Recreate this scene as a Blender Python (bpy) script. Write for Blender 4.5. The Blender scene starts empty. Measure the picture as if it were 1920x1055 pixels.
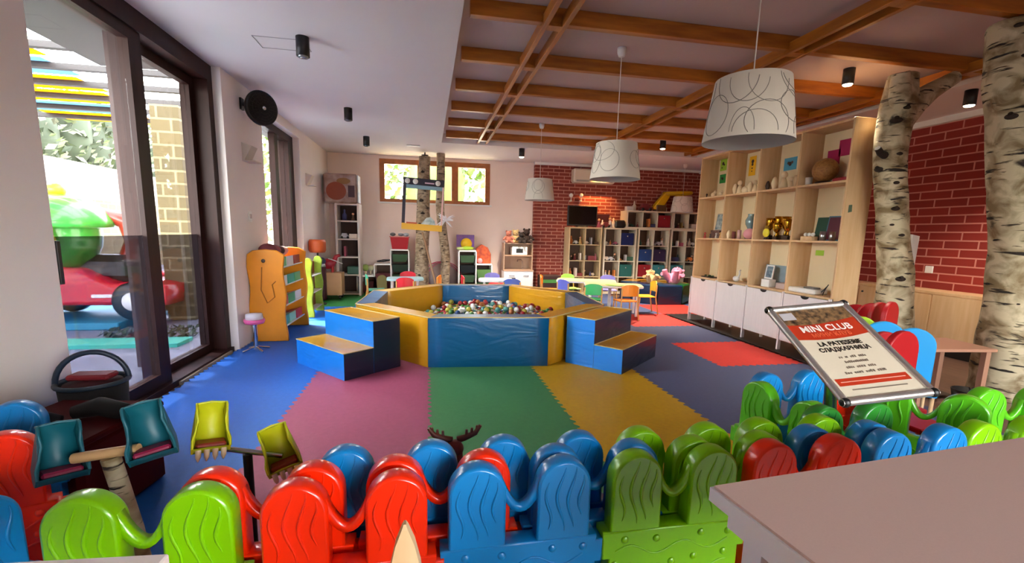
import bpy, bmesh, math, random
from mathutils import Matrix, Vector, noise
R = math.radians
S = bpy.context.scene
COL = S.collection

# ---------------------------------------------------------------- camera
F, CY = 847.5, 569.0
YAW, PITCH, ROLL = R(10.686), R(8.810), R(1.355)
cam = bpy.data.objects.new('camera', bpy.data.cameras.new('camera'))
COL.objects.link(cam)
cam.data.sensor_width = 36; cam.data.lens = 36 * F / 1920
cam.data.shift_y = (CY - 527.5) / 1920
cam.data.clip_start = 0.02; cam.data.clip_end = 300
fw = Vector((math.sin(YAW) * math.cos(PITCH), math.cos(YAW) * math.cos(PITCH), -math.sin(PITCH)))
r0 = Vector((math.cos(YAW), -math.sin(YAW), 0)); u0 = r0.cross(fw)
rt = r0 * math.cos(ROLL) + u0 * math.sin(ROLL); up = -r0 * math.sin(ROLL) + u0 * math.cos(ROLL)
EYE = Vector((0, 0, 1.3))
cam.matrix_world = Matrix(((rt.x, up.x, -fw.x, 0), (rt.y, up.y, -fw.y, 0), (rt.z, up.z, -fw.z, 1.3), (0, 0, 0, 1)))
S.camera = cam

# ---------------------------------------------------------------- light and exposure
S.view_settings.view_transform = 'Standard'
S.view_settings.look = 'None'
S.view_settings.gamma = 1
S.view_settings.use_curve_mapping = False
S.view_settings.exposure = 0.68
W = bpy.data.worlds.new('world'); S.world = W; W.use_nodes = True
wn = W.node_tree.nodes; wl = W.node_tree.links
bg = wn['Background']
sky = wn.new('ShaderNodeTexSky'); sky.sky_type = 'NISHITA'; sky.sun_disc = False
sky.sun_elevation = R(48); sky.sun_rotation = R(-60); sky.air_density = 1.2; sky.dust_density = 2.0
hs = wn.new('ShaderNodeHueSaturation'); hs.inputs['Saturation'].default_value = .3; wl.new(sky.outputs[0], hs.inputs['Color'])
wt = wn.new('ShaderNodeMix'); wt.data_type = 'RGBA'; wt.blend_type = 'MULTIPLY'; wt.inputs[0].default_value = 1; wt.inputs[7].default_value = (1.0, .95, .90, 1)
wl.new(hs.outputs[0], wt.inputs[6]); wl.new(wt.outputs[2], bg.inputs['Color']); bg.inputs['Strength'].default_value = 4.3
sun = bpy.data.objects.new('sun', bpy.data.lights.new('sun', 'SUN')); COL.objects.link(sun)
sun.data.energy = 14.0; sun.data.angle = R(1.0); sun.data.color = (1, .93, .82)
d = Vector((0.62, -0.30, -1.22)).normalized()      # comes from the left and behind the far end
sun.rotation_euler = d.to_track_quat('-Z', 'Y').to_euler()
# ---------------------------------------------------------------- helpers
def lin(c):
    if isinstance(c, str):
        c = [int(c[i:i + 2], 16) / 255 for i in (0, 2, 4)]
        return tuple((x / 12.92 if x <= .04045 else ((x + .055) / 1.055) ** 2.4) for x in c)
    return c
MATS = {}
def mat(name, color, rough=.5, metal=0, var=0, vscale=8, bump=0, bscale=60, spec=.5, stretch=None, coat=0, color2=None, emit=0, sss=0):
    if name in MATS: return MATS[name]
    m = bpy.data.materials.new(name); MATS[name] = m; m.use_nodes = True
    n = m.node_tree.nodes; l = m.node_tree.links; b = n['Principled BSDF']
    c = lin(color)
    b.inputs['Base Color'].default_value = (*c, 1); b.inputs['Roughness'].default_value = rough
    b.inputs['Metallic'].default_value = metal; b.inputs['Specular IOR Level'].default_value = spec
    b.inputs['Coat Weight'].default_value = coat
    if emit: b.inputs['Emission Color'].default_value = (*c, 1); b.inputs['Emission Strength'].default_value = emit
    tc = n.new('ShaderNodeTexCoord'); src = tc.outputs['Object']
    if stretch:
        mp = n.new('ShaderNodeMapping'); mp.inputs['Scale'].default_value = stretch; l.new(src, mp.inputs[0]); src = mp.outputs[0]
    if var or color2:
        t = n.new('ShaderNodeTexNoise'); t.inputs['Scale'].default_value = vscale; t.inputs['Detail'].default_value = 4; l.new(src, t.inputs[0])
        r = n.new('ShaderNodeValToRGB'); l.new(t.outputs[0], r.inputs[0])
        c2 = lin(color2) if color2 else tuple(min(1, x * (1 + var)) for x in c)
        c1 = c if color2 else tuple(x * (1 - var) for x in c)
        r.color_ramp.elements[0].position = .3; r.color_ramp.elements[1].position = .7
        r.color_ramp.elements[0].color = (*c1, 1); r.color_ramp.elements[1].color = (*c2, 1)
        l.new(r.outputs[0], b.inputs['Base Color'])
    if bump:
        t = n.new('ShaderNodeTexNoise'); t.inputs['Scale'].default_value = bscale; t.inputs['Detail'].default_value = 3; l.new(src, t.inputs[0])
        bp = n.new('ShaderNodeBump'); bp.inputs['Strength'].default_value = bump; bp.inputs['Distance'].default_value = .01
        l.new(t.outputs[0], bp.inputs['Height']); l.new(bp.outputs[0], b.inputs['Normal'])
    return m

class MB:
    """collects shapes, then links them as one mesh object"""
    def __init__(s, M=None): s.v = []; s.f = []; s.m = []; s.sm = []; s.M = M or Matrix(); s.mi = 0
    def add(s, vs, fs, smooth=False, M=None):
        T_ = s.M @ M if M is not None else s.M
        k = len(s.v); s.v += [T_ @ Vector(p) for p in vs]
        s.f += [tuple(i + k for i in f) for f in fs]; s.m += [s.mi] * len(fs); s.sm += [smooth] * len(fs)
        return s
    def box(s, c, d, rot=None, bev=0):
        x, y, z = (q / 2 for q in d); M = Matrix.Translation(c)
        if rot: M = M @ rot
        if bev and bev < min(x, y, z):
            b = bev; vs = []; idx = {}
            for sx in (-1, 1):
                for sy in (-1, 1):
                    for sz in (-1, 1):
                        for a in range(3):
                            p = [sx * (x - b), sy * (y - b), sz * (z - b)]; p[a] = (sx * x, sy * y, sz * z)[a]
                            idx[(sx, sy, sz, a)] = len(vs); vs.append(p)
            fs = []
            g = lambda *k: idx[k]
            for q in (-1, 1):
                fs.append((g(q, -1, -1, 0), g(q, 1, -1, 0), g(q, 1, 1, 0), g(q, -1, 1, 0)))
                fs.append((g(-1, q, -1, 1), g(1, q, -1, 1), g(1, q, 1, 1), g(-1, q, 1, 1)))
                fs.append((g(-1, -1, q, 2), g(1, -1, q, 2), g(1, 1, q, 2), g(-1, 1, q, 2)))
                for w in (-1, 1):
                    fs.append((g(-1, q, w, 1), g(1, q, w, 1), g(1, q, w, 2), g(-1, q, w, 2)))
                    fs.append((g(q, -1, w, 0), g(q, 1, w, 0), g(q, 1, w, 2), g(q, -1, w, 2)))
                    fs.append((g(q, w, -1, 0), g(q, w, 1, 0), g(q, w, 1, 1), g(q, w, -1, 1)))
                    for z_ in (-1, 1): fs.append((g(q, w, z_, 0), g(q, w, z_, 1), g(q, w, z_, 2)))
            return s.add(vs, fs, M=M)
        vs = [(a * x, b * y, c_ * z) for a in (-1, 1) for b in (-1, 1) for c_ in (-1, 1)]
        return s.add(vs, [(0, 1, 3, 2), (4, 6, 7, 5), (0, 4, 5, 1), (2, 3, 7, 6), (0, 2, 6, 4), (1, 5, 7, 3)], M=M)
    def bb(s, x0, x1, y0, y1, z0, z1, bev=0):
        return s.box(((x0 + x1) / 2, (y0 + y1) / 2, (z0 + z1) / 2), (abs(x1 - x0), abs(y1 - y0), abs(z1 - z0)), bev=bev)
    def rings(s, rs, cap=True, smooth=True, closed=True, M=None):
        n = len(rs[0]); vs = [p for r in rs for p in r]; fs = []
        for k in range(len(rs) - 1):
            for i in range(n if closed else n - 1):
                j = (i + 1) % n; fs.append((k * n + i, k * n + j, (k + 1) * n + j, (k + 1) * n + i))
        s.add(vs, fs, smooth, M)
        if cap: s.add(rs[0], [tuple(range(n))[::-1]], False, M); s.add(rs[-1], [tuple(range(n))], False, M)
        return s
    def lathe(s, prof, c=(0, 0, 0), n=20, cap=True, smooth=True, M=None, sx=1, sy=1):
        T_ = Matrix.Translation(c)
        if M is not None: T_ = T_ @ M
        rs = [[(r * sx * math.cos(2 * math.pi * i / n), r * sy * math.sin(2 * math.pi * i / n), z) for i in range(n)] for r, z in prof]
        return s.rings(rs, cap, smooth, M=T_)
    def tube(s, pts, r, n=8, cap=True, r2=None):
        pts = [Vector(p) for p in pts]; rs = []; N = len(pts); prev = None
        for k, p in enumerate(pts):
            t = (pts[min(k + 1, N - 1)] - pts[max(k - 1, 0)]).normalized()
            if prev is None:
                a = Vector((0, 0, 1)) if abs(t.z) < .9 else Vector((1, 0, 0)); u = t.cross(a).normalized()
            else: u = (prev - t * prev.dot(t)).normalized()
            prev = u; w = t.cross(u)
            rr = (r[k] if isinstance(r, (list, tuple)) else (r if r2 is None else r + (r2 - r) * k / (N - 1)))
            rs.append([p + (u * math.cos(2 * math.pi * i / n) + w * math.sin(2 * math.pi * i / n)) * rr for i in range(n)])
        return s.rings(rs, cap, True)
    def cyl(s, a, b, r, r2=None, n=14): return s.tube([a, b], r, n, True, r2)
    def ball(s, c, r, n=12, m=8, sc=(1, 1, 1), rot=None):
        M = Matrix.Translation(c)
        if rot: M = M @ rot
        rs = []
        for k in range(1, m):
            a = math.pi * k / m
            rs.append([(r * sc[0] * math.sin(a) * math.cos(2 * math.pi * i / n), r * sc[1] * math.sin(a) * math.sin(2 * math.pi * i / n), -r * sc[2] * math.cos(a)) for i in range(n)])
        s.rings(rs, False, True, M=M)
        lo = (0, 0, -r * sc[2]); hi = (0, 0, r * sc[2])
        s.add([lo] + rs[0], [(0, 1 + (i + 1) % n, 1 + i) for i in range(n)], True, M)
        s.add([hi] + rs[-1], [(0, 1 + i, 1 + (i + 1) % n) for i in range(n)], True, M)
        return s
    def prism(s, outline, y0, y1, bev=0, M=None, smooth=False):
        """outline in x,z; extruded along y, edges eased by bev"""
        n = len(outline); cx = sum(p[0] for p in outline) / n; cz = sum(p[1] for p in outline) / n
        def inset(b):
            out = []
            for i, (x, z) in enumerate(outline):
                ax, az = outline[i - 1]; bx, bz = outline[(i + 1) % n]
                tx, tz = bx - ax, bz - az; L = math.hypot(tx, tz) or 1
                out.append((x - tz / L * b * s_, z + tx / L * b * s_))
            return out
        ar = sum(outline[i - 1][0] * outline[i][1] - outline[i][0] * outline[i - 1][1] for i in range(n)); s_ = 1 if ar > 0 else -1
        g = 1 if y1 > y0 else -1
        if bev:
            i1 = inset(bev); i2 = inset(bev * .3)
            rs = [[(x, y0, z) for x, z in i1], [(x, y0 + g * bev * .3, z) for x, z in i2], [(x, y0 + g * bev, z) for x, z in outline],
                  [(x, y1 - g * bev, z) for x, z in outline], [(x, y1 - g * bev * .3, z) for x, z in i2], [(x, y1, z) for x, z in i1]]
            return s.rings(rs, True, True, M=M)
        return s.rings([[(x, y0, z) for x, z in outline], [(x, y1, z) for x, z in outline]], True, smooth, M=M)
    def build(s, name, mats, parent=None, fix=True):
        me = bpy.data.meshes.new(name); me.from_pydata([tuple(v) for v in s.v], [], s.f)
        if not isinstance(mats, (list, tuple)): mats = [mats]
        for m in mats: me.materials.append(m)
        me.polygons.foreach_set('material_index', s.m); me.polygons.foreach_set('use_smooth', s.sm)
        if fix:
            b = bmesh.new(); b.from_mesh(me); bmesh.ops.recalc_face_normals(b, faces=b.faces); b.to_mesh(me); b.free()
        o = bpy.data.objects.new(name, me); COL.objects.link(o)
        if parent: o.parent = parent
        return o

def tag(o, label, cat, group=None):
    o['label'] = label; o['category'] = cat
    if group: o['group'] = group
    return o
def T(name, label, cat, loc=(0, 0, 0), rz=0, group=None):
    o = bpy.data.objects.new(name, None); COL.objects.link(o); o.location = loc; o.rotation_euler = (0, 0, rz)
    o.empty_display_size = .1
    return tag(o, label, cat, group)
def struct(o): o['kind'] = 'structure'; return o
def kids(o): return [c for c in COL.objects if c.parent == o]
def dup(root, loc=None, rz=None, label=None, group=None, swap=None):
    r = root.copy(); COL.objects.link(r)
    if loc is not None: r.location = loc
    if rz is not None: r.rotation_euler = (0, 0, rz)
    if label: r['label'] = label
    if group: r['group'] = group
    for ch in CH.get(root.name, ()):
        c = ch.copy(); COL.objects.link(c); c.parent = r
        CH.setdefault(r.name, []).append(c)
        for g in CH.get(ch.name, ()):
            q = g.copy(); COL.objects.link(q); q.parent = c; CH.setdefault(c.name, []).append(q)
    return r
CH = {}
def reg(root):
    for o in COL.objects:
        if o.parent == root:
            CH.setdefault(root.name, []).append(o)
            for g in COL.objects:
                if g.parent == o: CH.setdefault(o.name, []).append(g)
    return root
def RX(a): return Matrix.Rotation(R(a), 4, 'X')
def RY(a): return Matrix.Rotation(R(a), 4, 'Y')
def RZ(a): return Matrix.Rotation(R(a), 4, 'Z')
def TR(x, y, z): return Matrix.Translation((x, y, z))
def arc(cx, cz, r, a0, a1, n): return [(cx + r * math.cos(R(a0 + (a1 - a0) * i / n)), cz + r * math.sin(R(a0 + (a1 - a0) * i / n))) for i in range(n + 1)]
def rrect(w, h, r, n=4):
    p = []
    for cx, cz, a in ((w / 2 - r, h / 2 - r, 0), (-w / 2 + r, h / 2 - r, 90), (-w / 2 + r, -h / 2 + r, 180), (w / 2 - r, -h / 2 + r, 270)): p += arc(cx, cz, r, a, a + 90, n)
    return p
def text_mesh(body, size, name, m, parent, M, align='CENTER', bold=0, extrude=.0004):
    cu = bpy.data.curves.new(name, 'FONT'); cu.body = body; cu.size = size; cu.align_x = align; cu.extrude = extrude; cu.offset = bold
    t = bpy.data.objects.new('tmp', cu); COL.objects.link(t)
    dg = bpy.context.evaluated_depsgraph_get(); dg.update()
    me = bpy.data.meshes.new_from_object(t.evaluated_get(dg)); bpy.data.objects.remove(t)
    me.transform(M); me.materials.clear(); me.materials.append(m)
    o = bpy.data.objects.new(name, me); COL.objects.link(o); o.parent = parent
    return o
ORD = ['first', 'second', 'third', 'fourth', 'fifth', 'sixth', 'seventh', 'eighth', 'ninth', 'tenth']

# ---------------------------------------------------------------- materials
WHITE = mat('white_paint', 'e2d8d2', .75, var=.02, vscale=3, bump=.05, bscale=120)
CEIL = mat('ceiling_paint', 'dcd6d4', .8, var=.015, vscale=2)
PINKW = mat('blush_paint', 'f0dcd2', .78, var=.02, vscale=3, bump=.04, bscale=120)
DARKW = mat('mahogany_frame', '2c130d', .5, spec=.2, var=.25, vscale=20, stretch=(1, 1, .1))
ORANGEW = mat('varnished_pine', 'bd7424', .35, color2='8e4f16', vscale=9, stretch=(.25, 2, 2))
ORANGEY = mat('varnished_pine_long', 'bd7424', .35, color2='8e4f16', vscale=9, stretch=(2, .25, 2))
BEECH = mat('birch_ply', 'd9b78c', .5, color2='cda678', vscale=7, stretch=(3, 3, .3))
BEECHW = mat('white_lacquer', 'e4dfdc', .35, var=.03, vscale=10, stretch=(4, 4, .5))
WHITEP = mat('white_plastic', 'e9e7e2', .35)
STEEL = mat('brushed_steel', 'b9babd', .25, 1)
CHROME = mat('chrome', 'd4d6da', .12, 1)
BLACKP = mat('black_plastic', '121213', .45)
BLACKM = mat('black_metal', '15130f', .4, .4)
# ---------------------------------------------------------------- structure
def brick(name, axis, c1, c2, mortar, sx, sy, msize=.06, off=(0, 0)):
    m = bpy.data.materials.new(name); m.use_nodes = True; n = m.node_tree.nodes; l = m.node_tree.links; b = n['Principled BSDF']
    tc = n.new('ShaderNodeTexCoord'); sp = n.new('ShaderNodeSeparateXYZ'); cb = n.new('ShaderNodeCombineXYZ')
    l.new(tc.outputs['Object'], sp.inputs[0]); l.new(sp.outputs[axis], cb.inputs[0]); l.new(sp.outputs[2], cb.inputs[1])
    t = n.new('ShaderNodeTexBrick'); l.new(cb.outputs[0], t.inputs[0])
    t.inputs['Scale'].default_value = 1; t.inputs['Brick Width'].default_value = sx; t.inputs['Row Height'].default_value = sy
    t.inputs['Mortar Size'].default_value = msize * sy; t.inputs['Mortar Smooth'].default_value = .2; t.inputs['Bias'].default_value = 0
    t.inputs['Color1'].default_value = (*lin(c1), 1); t.inputs['Color2'].default_value = (*lin(c2), 1); t.inputs['Mortar'].default_value = (*lin(mortar), 1)
    l.new(t.outputs[0], b.inputs['Base Color']); b.inputs['Roughness'].default_value = .75
    bp = n.new('ShaderNodeBump'); bp.inputs['Strength'].default_value = .5; bp.inputs['Distance'].default_value = -.006
    l.new(t.outputs['Fac'], bp.inputs['Height']); l.new(bp.outputs[0], b.inputs['Normal'])
    return m
BRX = brick('brick_back', 0, '7d2f24', '8f3a2c', 'c08878', .25, .076, .12)
BRY = brick('brick_right', 1, '85241c', '93291f', 'c88276', .37, .103, .09)
YB = 10.1            # back wall
# floor: brown boards under everything
FL = mat('brown_boards', '6f5244', .45, color2='5b4236', vscale=5, stretch=(6, .6, 1))
struct(MB().bb(-2.1, 6.5, -3, 10.4, -.12, -.02).build('floor', FL))
# ceilings
cl = MB(); cl.bb(-2.3, .255, -3, 10.4, 2.85, 3.25); cl.bb(.255, 5.2, 8.39, 10.4, 2.85, 3.25); cl.bb(5.2, 6.6, -3, 10.4, 2.85, 3.25)
struct(cl.build('ceiling', CEIL))
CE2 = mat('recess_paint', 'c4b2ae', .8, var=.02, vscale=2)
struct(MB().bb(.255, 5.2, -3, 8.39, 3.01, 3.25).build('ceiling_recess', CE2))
# left wall with the sliding door and the second glazed door
wl_ = MB(); wl_.bb(-2.35, -2.0, -3, 2.9, -.12, 2.85)
wl_.bb(-2.35, -2.0, 5.2, 6.3, -.12, 2.85); wl_.bb(-2.35, -2.0, 8.0, 10.4, -.12, 2.85)
wl_.bb(-2.35, -2.0, 6.3, 8.0, 2.72, 2.85)
struct(wl_.build('wall_left', WHITE))
# back wall, window opening x -0.98..1.35  z 1.9..2.78
wb = MB(); wb.bb(-2.35, -.98, YB, YB + .3, -.12, 2.85); wb.bb(1.35, 2.4, YB, YB + .3, -.12, 2.85)
wb.bb(-.98, 1.35, YB, YB + .3, -.12, 1.9); wb.bb(-.98, 1.35, YB, YB + .3, 2.78, 2.85)
struct(wb.build('wall_back', PINKW))
struct(MB().bb(2.4, 6.6, YB - .12, YB + .3, -.12, 2.8).build('wall_brick_back', BRX))
struct(MB().bb(2.33, 2.41, YB - .12, YB + .3, -.12, 2.8).build('wall_pier', brick('brick_pier', 1, '7d2f24', '8f3a2c', 'c08878', .25, .076, .12)))
struct(MB().bb(6.35, 6.6, -3, YB, -.12, 2.8).build('wall_right', BRY))
cr = MB(); cr.bb(6.28, 6.35, -3, YB - .12, 2.78, 2.85); cr.bb(2.3, 6.35, YB - .19, YB - .12, 2.8, 2.85)
struct(cr.build('trim_1', WHITEP))
# low panelled cupboard along the right wall
t = T('wall_cupboard', 'long low pale birch cupboard with black skirting along the right brick wall', 'cabinet', (6.0, 3.5, 0))
MB().bb(0, .35, -3, 4.6, .1, .70).build('body', BEECH, t)
MB().bb(-.01, .36, -3.02, 4.62, .70, .73).build('top', BEECH, t)
MB().bb(.03, .34, -3, 4.6, -.02, .1).build('plinth', BLACKP, t)
for k in range(8):
    y = -2.9 + k * .95
    d_ = MB().bb(-.018, 0, y, y + .93, .12, .69).build('door', BEECH, t)
    MB().ball((-.03, y + (.06 if k % 2 else .87), .62), .014).build('knob', BLACKP, d_)
struct(MB().bb(-2.0, -1.985, 5.2, 6.3, -.02, .0).build('baseboard_left', WHITEP))
# sliding door frame
def glass_mat():
    m = bpy.data.materials.new('clear_glass'); m.use_nodes = True; n = m.node_tree.nodes; l = m.node_tree.links
    n.remove(n['Principled BSDF']); o = n['Material Output']
    tr = n.new('ShaderNodeBsdfTransparent'); tr.inputs[0].default_value = (.97, .985, .98, 1)
    gl = n.new('ShaderNodeBsdfGlossy'); gl.inputs['Roughness'].default_value = .02
    lw = n.new('ShaderNodeLayerWeight'); lw.inputs[0].default_value = .5
    pw = n.new('ShaderNodeMath'); pw.operation = 'POWER'; pw.inputs[1].default_value = 5; l.new(lw.outputs['Facing'], pw.inputs[0])
    fr = n.new('ShaderNodeMath'); fr.operation = 'MULTIPLY_ADD'; fr.inputs[1].default_value = .5; fr.inputs[2].default_value = .025; l.new(pw.outputs[0], fr.inputs[0])
    mx = n.new('ShaderNodeMixShader'); l.new(fr.outputs[0], mx.inputs[0]); l.new(tr.outputs[0], mx.inputs[1]); l.new(gl.outputs[0], mx.inputs[2])
    l.new(mx.outputs[0], o.inputs[0]); return m
GLASS = glass_mat()
def tint_mat():
    m = bpy.data.materials.new('tinted_film'); m.use_nodes = True; n = m.node_tree.nodes; l = m.node_tree.links
    n.remove(n['Principled BSDF']); o = n['Material Output']
    tr = n.new('ShaderNodeBsdfTransparent'); tr.inputs[0].default_value = (.42, .42, .47, 1)
    gl = n.new('ShaderNodeBsdfGlossy'); gl.inputs['Roughness'].default_value = .05
    mx = n.new('ShaderNodeMixShader'); mx.inputs[0].default_value = .06; l.new(tr.outputs[0], mx.inputs[1]); l.new(gl.outputs[0], mx.inputs[2])
    l.new(mx.outputs[0], o.inputs[0]); return m
TINT = tint_mat()
# door_1 : outer frame, two sashes
fr = MB(); fr.bb(-2.33, -2.08, 2.9, 2.98, 0, 2.85); fr.bb(-2.33, -2.08, 5.1, 5.2, 0, 2.85); fr.bb(-2.33, -2.08, 2.98, 5.1, 2.7, 2.85); fr.bb(-2.33, -2.05, 2.9, 5.2, -.02, .03)
d1 = struct(fr.build('door_1', DARKW))
s1 = MB(); s1.bb(-2.17, -2.10, 2.98, 3.04, .03, 2.7); s1.bb(-2.17, -2.10, 3.93, 4.08, .03, 2.7); s1.bb(-2.17, -2.10, 3.04, 3.93, .03, .12); s1.bb(-2.17, -2.10, 3.04, 3.93, 2.62, 2.7)
o1 = s1.build('sash', DARKW, d1)
MB().bb(-2.14, -2.134, 3.04, 3.93, .12, 2.62).build('pane', GLASS, o1)
MB().bb(-2.133, -2.130, 3.04, 3.93, .12, 1.22).build('tinted_film', TINT, o1)
MB().bb(-2.09, -2.06, 3.0, 3.03, .95, 1.2, bev=.004).build('pull_handle', BLACKP, o1)
s2 = MB(); s2.bb(-2.28, -2.21, 4.02, 4.12, .03, 2.7); s2.bb(-2.28, -2.21, 5.02, 5.1, .03, 2.7); s2.bb(-2.28, -2.21, 4.12, 5.02, .03, .1); s2.bb(-2.28, -2.21, 4.12, 5.02, 2.62, 2.7)
o2 = s2.build('sash', DARKW, d1)
MB().bb(-2.25, -2.244, 4.12, 5.02, .1, 2.62).build('pane', GLASS, o2)
MB().bb(-2.243, -2.240, 4.12, 5.02, .1, 1.22).build('tinted_film', TINT, o2)
MB().bb(-2.07, -2.03, 4.08, 5.1, -.02, .012).build('threshold', mat('threshold_wood', '9a8a72', .4), d1)
MB().bb(-2.1, -2.085, 4.1, 5.05, 2.735, 2.745).build('track_strip', STEEL, d1)
# door_2 (further glazed door)
fr = MB(); fr.bb(-2.33, -2.1, 6.3, 6.36, 0, 2.72); fr.bb(-2.33, -2.1, 7.75, 8.0, 0, 2.72); fr.bb(-2.33, -2.1, 6.36, 7.75, 2.62, 2.72); fr.bb(-2.33, -2.1, 6.36, 7.75, -.02, .08); fr.bb(-2.2, -2.12, 7.16, 7.30, .08, 2.62)
d2 = struct(fr.build('door_2', DARKW))
MB().bb(-2.17, -2.164, 6.36, 7.75, .08, 2.62).build('pane', GLASS, d2)
# window_1 in the back wall
PINE = mat('window_pine', '9c5a2c', .4, var=.2, vscale=14)
fr = MB(); y0, y1 = YB - .01, YB + .09
fr.bb(-.98, -.88, y0, y1, 1.9, 2.78); fr.bb(1.25, 1.35, y0, y1, 1.9, 2.78); fr.bb(-.98, 1.35, y0 + .001, y1, 2.68, 2.78); fr.bb(-.98, 1.35, y0 + .001, y1, 1.9, 1.97)
fr.bb(-.2, -.06, y0, y1, 1.97, 2.68); fr.bb(.52, .66, y0, y1, 1.97, 2.68)
w1 = struct(fr.build('window_1', PINE))
for a, b in ((-.88, -.2), (-.06, .52), (.66, 1.25)): MB().bb(a, b, YB + .04, YB + .046, 1.97, 2.68).build('pane', GLASS, w1)
MB().bb(-1.02, 1.39, YB - .06, YB + .02, 1.87, 1.9).build('sill', WHITEP, w1)
MB().bb(-.3, 1.1, YB + .15, YB + .2, 1.9, 1.96).build('outer_rail', STEEL, w1)

# ---------------------------------------------------------------- ceiling timber
BY = [2.73, 3.63, 4.53, 5.43, 6.33, 7.23, 8.11]
for k, y in enumerate(BY[::-1]):
    o = MB().bb(.32, 5.12, y, y + .07, 2.895, 3.01, bev=.004).build('ceiling_beam', ORANGEW)
    tag(o, 'orange varnished cross beam on the recessed ceiling, %s from the far end' % ORD[k], 'beam', 'cross beams of the recessed ceiling')
for k, (x, nm) in enumerate(((.97, 'left of the big pendant lamps'), (3.12, 'right of the big pendant lamps'), (5.02, 'by the birch trunks'))):
    t = T('ceiling_ladder_beam', 'long double rail varnished beam with blocks running down the ceiling, %s' % nm, 'beam', (x, 2.0, 2.87), group='long double beams')
    for sx in (-.075, .075): MB().bb(sx - .020, sx + .020, -2, 6.42, -.0, .085, bev=.003).build('rail', ORANGEY, t)
    for y in BY: MB().bb(-.053, .053, y - 2.01, y - 2 + .08, .002, .024).build('block', ORANGEY, t)

# wall behind the viewer with one long window opening
wr = MB(); wr.bb(-2.35, 6.6, -3.2, -3.0, -.12, 1.0); wr.bb(-2.35, 6.6, -3.2, -3.0, 2.35, 3.25); wr.bb(-2.35, .9, -3.2, -3.0, 1.0, 2.35); wr.bb(4.9, 6.6, -3.2, -3.0, 1.0, 2.35)
struct(wr.build('wall_rear', WHITE))
# ---------------------------------------------------------------- foam floor tiles
def foam(name, col, c2=None):
    return mat(name, col, .55, var=.06, vscale=30, bump=.35, bscale=260, spec=.35)
FC = {'blue': foam('foam_blue', '0a62bd'), 'pink': foam('foam_pink', '9c4a68'), 'green': foam('foam_green', '3f7d4c'), 'yellow': foam('foam_yellow', 'c09414'),
      'slate': foam('foam_slate', '48557c'), 'red': foam('foam_red', 'e03a30'), 'leaf': foam('foam_leaf', '2f8a45')}
FD = {'blue': 'bright blue', 'pink': 'dusky magenta', 'green': 'muted green', 'yellow': 'mustard yellow', 'slate': 'slate blue', 'red': 'coral red', 'leaf': 'leaf green'}
def edge(n=11, amp=.014):
    """jigsaw edge from 0 to 1, offset to one side then the other"""
    p = [(0, 0), (.03, 0)]
    for i in range(n):
        a = .03 + .94 * i / n; c = .94 / n; e = .18 * c
        p += [(a + e, -amp), (a + c * .5 - e * .4, -amp), (a + c * .5 + e * .4, amp), (a + c - e, amp)]
    return p + [(.97, 0)]
def tile(ix, iy, x0, x1, y0, y1, c):
    E_ = edge()
    w, h = x1 - x0, y1 - y0
    out = []
    out += [(a * w, d_) for a, d_ in E_]                       # bottom edge
    out += [(w + d_, a * h) for a, d_ in E_]
    out += [(w, h)] + [(a * w, h + d_) for a, d_ in E_[:0:-1]]
    out += [(0, h)] + [(d_, a * h) for a, d_ in E_[:0:-1]]
    mb = MB()
    mb.rings([[(x, y, -.02) for x, y in out], [(x, y, 0) for x, y in out]], True, False)
    o = mb.build('foam_tile', FC[c]); o.location = (x0, y0, 0)
    return o
XS = [-2.0, -1.0, 0.01, 1.01, 1.99, 2.97, 3.95]
YS = [0.03 + k for k in range(1, 10)]       # seams at 1.03 2.03 ...
for iy, y in enumerate(YS):
    for ix in range(6):
        x0, x1 = XS[ix], XS[ix + 1]
        c = ['blue', 'pink', 'green', 'yellow', 'slate', 'slate'][ix]
        if ix == 5 and iy in (3, 5): c = 'red'
        if ix in (0, 1) and iy == 7: c = 'leaf'
        if iy >= 6 and ix in (1, 2, 3): c = 'slate'
        if ix == 0 and iy == 8: c = 'leaf'
        if iy == 8: y1 = 9.9
        else: y1 = y + 1
        o = tile(ix, iy, x0, x1, y, y1, c)
        if c == 'red': lb = 'coral red foam floor tile in front of the white cupboards, %s' % ('the nearer one' if iy == 3 else 'the farther one'); tag(o, lb, 'floor tile')
        else: tag(o, '%s foam floor tile, %s column from the glass door, %s row from the front' % (FD[c], ORD[ix], ORD[iy]), 'floor tile', '%s foam floor tiles' % FD[c])
for k, (x, y, c) in enumerate(((3.95, 7.03, 'red'), (3.95, 8.03, 'slate'), (3.95, 6.03, 'slate'), (4.93, 8.03, 'slate'), (4.93, 7.03, 'slate'))):
    if k == 2: continue
    o = tile(9, 9, x, x + .98, y, y + 1, c)
    if c == 'red': tag(o, 'coral red foam floor tile before the blue and green pouf', 'floor tile')
    else: tag(o, 'slate blue foam floor tile in the far right corner, number %s' % k if 0 else 'slate blue foam floor tile at the far right, %s' % ['', 'behind the red one', '', 'under the pouf', 'right of the red one'][k], 'floor tile', 'slate blue foam floor tiles')
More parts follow.
